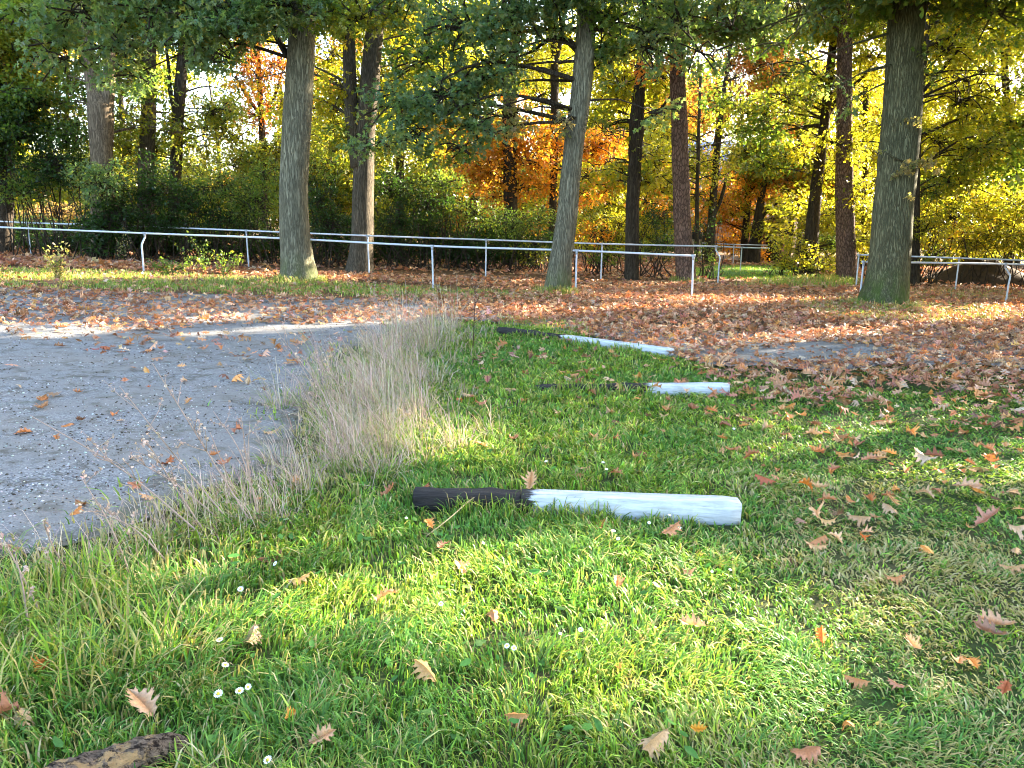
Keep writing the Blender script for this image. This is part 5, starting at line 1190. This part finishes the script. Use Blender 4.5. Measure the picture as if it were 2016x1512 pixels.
W = [(500, 1040, 300, 715, 'tall dead weed leaning left over the gravel, feathery at its tip', 9), (470, 1050, 235, 760, 'dead weed bending far left with a curled top', 7), (420, 1075, 60, 818, 'longest thin dead stalk arching left across the gravel', 6),
     (440, 1030, 265, 905, 'short branching dead weed low over the gravel', 9), (410, 1060, 290, 870, 'dead weed with a spray of fine twigs before the gravel', 8), (500, 980, 420, 810, 'straight dead stalk at the gravel edge with few twigs', 3),
     (470, 985, 413, 850, 'slim straight stalk left of its taller neighbour at the gravel edge', 2), (495, 1000, 492, 830, 'dark upright dead stem at the gravel edge', 2), (510, 1030, 475, 820, 'pale upright dead stem leaning slightly left', 3),
     (330, 1110, 180, 1000, 'low dead weed with white tufts near the front of the gravel', 6), (260, 1140, 160, 940, 'dead weed tip standing alone above the near gravel', 5), (150, 1150, 85, 1030, 'thin dead stalk near the left front edge', 3),
     (90, 1230, 0, 1050, 'bleached stalk rising at the far left front', 2), (60, 1260, 30, 1090, 'dry stalk at the left border beside the tall blades', 2), (700, 900, 575, 690, 'dry stalk leaning out left of the dry grass clump', 6), (690, 860, 535, 640, 'tallest dry stalk leaning left out of the dry grass clump', 5),
     (760, 760, 735, 570, 'highest seed stalk on top of the dry grass clump', 8), (800, 740, 760, 590, 'second seed stalk at the top of the dry grass clump', 8), (700, 820, 610, 700, 'pale stalk bundle left side of the dry grass clump', 7)]
for x0, y0, x1, y1, lab, nb in W: weed(x0, y0, x1, y1, lab, nb=nb)
for x0, y0, x1, y1, lab in ((931, 690, 936, 555, 'dark brown upright dock stem with seeds behind the dry grass, right one'), (866, 640, 862, 560, 'dark brown dock stem with seeds behind the dry grass, left one')):
    weed(x0, y0, x1, y1, lab, (.10, .05, .04), True, 12, .006, 'dark dock stems')

# ------------------------------------------------------------------ daisies
M_PETAL = simple('white_petal', (.82, .83, .85), .6, .2, .05, 30, 0); M_YEL = simple('yellow_centre', (.7, .48, .04), .7, .2, .1, 60, 0); M_STEM = simple('flower_stem', (.08, .2, .04), .7, .2, .2, 20, 0)
def petal_mesh(n=14, r=.011):
    V = []; F = []
    for i in range(n):
        a = 6.283 * i / n; u = np.array([math.cos(a), math.sin(a), 0]); s = np.array([-u[1], u[0], 0]); o = len(V)
        V += [u * r * .25, u * r * .7 + s * r * .2 + (0, 0, .0012), u * r * 1.02 + (0, 0, .001), u * r * .7 - s * r * .2 + (0, 0, .0012)]; F.append((o, o + 1, o + 2, o + 3))
    return mesh('petals', np.array(V), np.array(F), M_PETAL)
PM = petal_mesh(); a = Acc(); add_tube(a, [(0, 0, -.001), (0, 0, .0015), (0, 0, .003)], [.004, .0038, .0015], 10); tmp = a.build('tmp', M_YEL); CM = tmp.data; bpy.data.objects.remove(tmp)
a = Acc(); add_tube(a, spline([(0, 0, 0), (.003, .002, -.04), (0, 0, -.09)], .02), .0011, 5); tmp = a.build('tmp', M_STEM); SM = tmp.data; bpy.data.objects.remove(tmp)
D = [(430, 1370, 1.25, 'big white daisy tipped towards the camera, bottom left group'), (472, 1364, 1.2, 'white daisy in the middle of the bottom left group of three'), (489, 1356, .9, 'smaller white daisy, rightmost of the bottom left three'),
     (444, 1314, 1.1, 'white daisy above the bottom left three'), (433, 1265, 1.1, 'white daisy left of the grey-brown flat leaf'), (474, 1165, 1.1, 'white daisy below the dry stalks, half closed'), (542, 1114, 1.0, 'white daisy near the gravel edge stalks'),
     (868, 1188, .9, 'single white daisy in the sunny grass left of middle'), (998, 1268, .9, 'white daisy left of a pair in the sunny patch'), (1012, 1272, .9, 'white daisy right of a pair in the sunny patch'), (1143, 1234, .9, 'white daisy in the sunny patch below the beam'), (1103, 1242, .6, 'tiny daisy bud left of another in the sunny patch'),
     (1208, 1043, .9, 'white daisy directly in front of the white beam'), (1217, 1058, .9, 'lower white daisy in front of the white beam'), (1318, 1014, .9, 'white daisy growing against the white beam'), (1338, 1038, .9, 'white daisy before the right part of the white beam'), (1278, 1028, .8, 'small daisy near the middle of the white beam front'),
     (1075, 912, .9, 'white daisy on the slope above the join of the beam'), (1187, 915, .9, 'upper daisy of a close pair on the slope'), (1194, 928, .9, 'lower daisy of a close pair on the slope'), (1438, 1118, .7, 'tiny daisy below the beam end'), (1402, 1121, .6, 'tiny bud left of the daisy below the beam end'),
     (527, 1498, 1.1, 'white daisy at the very bottom edge'), (1445, 843, 1.0, 'white daisy on the lawn past the middle beam'), (952, 1068, .7, 'tiny daisy below the black beam part'), (800, 1020, .7, 'tiny daisy at the dry grass edge')]
for px, py, s, lab in D:
    g = G(px, py); hgt = rng.uniform(.055, .085); tl = rng.uniform(10, 45); d = ray(px, py); f = 1 - hgt / CAMH; g = np.array([d[0] * (g[1] / d[1]) * f, g[1] * f, 0]); g[2] = float(zg(g[0], g[1])) + hgt
    t = thing('daisy', lab, 'flower', g, 'white daisies in the lawn')
    t.rotation_euler = (R(tl), rng.normal(0, .15), rng.normal(0, .5)); s *= 1.12; t.scale = (s, s, s)
    link('petals', PM, t); link('flower_centre', CM, t); st_ = link('stem', SM, t); st_.rotation_euler = (-R(tl), 0, 0)
for px, py, lab in ((1138, 945, 'yellow flower on the slope above the white beam'), (790, 852, 'yellow flower at the foot of the dry grass clump'), (846, 900, 'yellow flower right of the dry grass clump')):
    g = G(px, py, .07); t = thing('yellow_flower', lab, 'flower', g, 'yellow flowers in the lawn'); o = link('petals', PM.copy(), t); o.data.materials.clear(); o.data.materials.append(M_YEL); link('stem', SM, t); t.rotation_euler = (.5, 0, 0)

# ------------------------------------------------------------------ saplings and sprigs by the fences
def sapling(label, px, py, h, sp, pal, n=5, lf=.05, name='sapling'):
    g = G(px, py); t = thing(name, label, 'plant', g, 'small plants by the left rails'); st = Acc(); fo = Acc()
    for i in range(n):
        e = g + np.array([rng.normal(0, sp), rng.normal(0, sp * .5), h * rng.uniform(.6, 1.1)]); s = spline([g, (g + e) / 2 + rng.normal(0, .05, 3), e], .08); add_tube(st, s, np.linspace(.007, .003, len(s)), 5, False)
        k = 34; p = s[rng.integers(len(s) // 4, len(s), k)] + rng.normal(0, .06, (k, 3)); V, F, C = scatter(T_SPRIG, p, unit(k), unit(k) + (0, 0, 1), rng.uniform(.5, 1.2, k) * lf, pick(PAL[pal], k), .3); fo.add(V, F, C)
    st.build('stem', M_DARKBARK, t, False, g); fo.build('foliage', M_LEAF, t, False, g)
sapling('grey-green bushy sapling on the verge at the left', 115, 553, .75, .25, 'W', 9, .08)
sapling('low green weed at the foot of the bent left post', 330, 540, .4, .4, 'G', 10, .09)
sapling('leaning leafy bramble sprig between the left rail posts', 400, 540, .95, .35, 'G', 5, .08)
sapling('second bramble sprig with pale leaves left of the straight oak', 440, 545, .6, .3, 'G', 6, .08)
sapling('thin pale stem growing by the farther left post', 240, 520, .9, .15, 'W', 4, .06)
# sprouts on the mossy oak's bark belong to the tree
mossy = [o for o in COL.objects if o.get('label', '').startswith('thickest')][0]
sp = Acc(); bl = np.array(mossy.location)
for px, py, r_ in ((1790, 325, .32), (1815, 318, .28), (1770, 345, .25), (1738, 297, .12), (1845, 335, .15), (1790, 385, .1), (1800, 240, .2)):
    spray_leaves(sp, P(px, py, bl[1] - .55), r_, r_ * .6, PAL['W'], 5 if r_ > .2 else 14, .11, T_OAK2, None, None, .12)
sp.build('sprout_leaves', M_LEAF, mossy, False, bl)
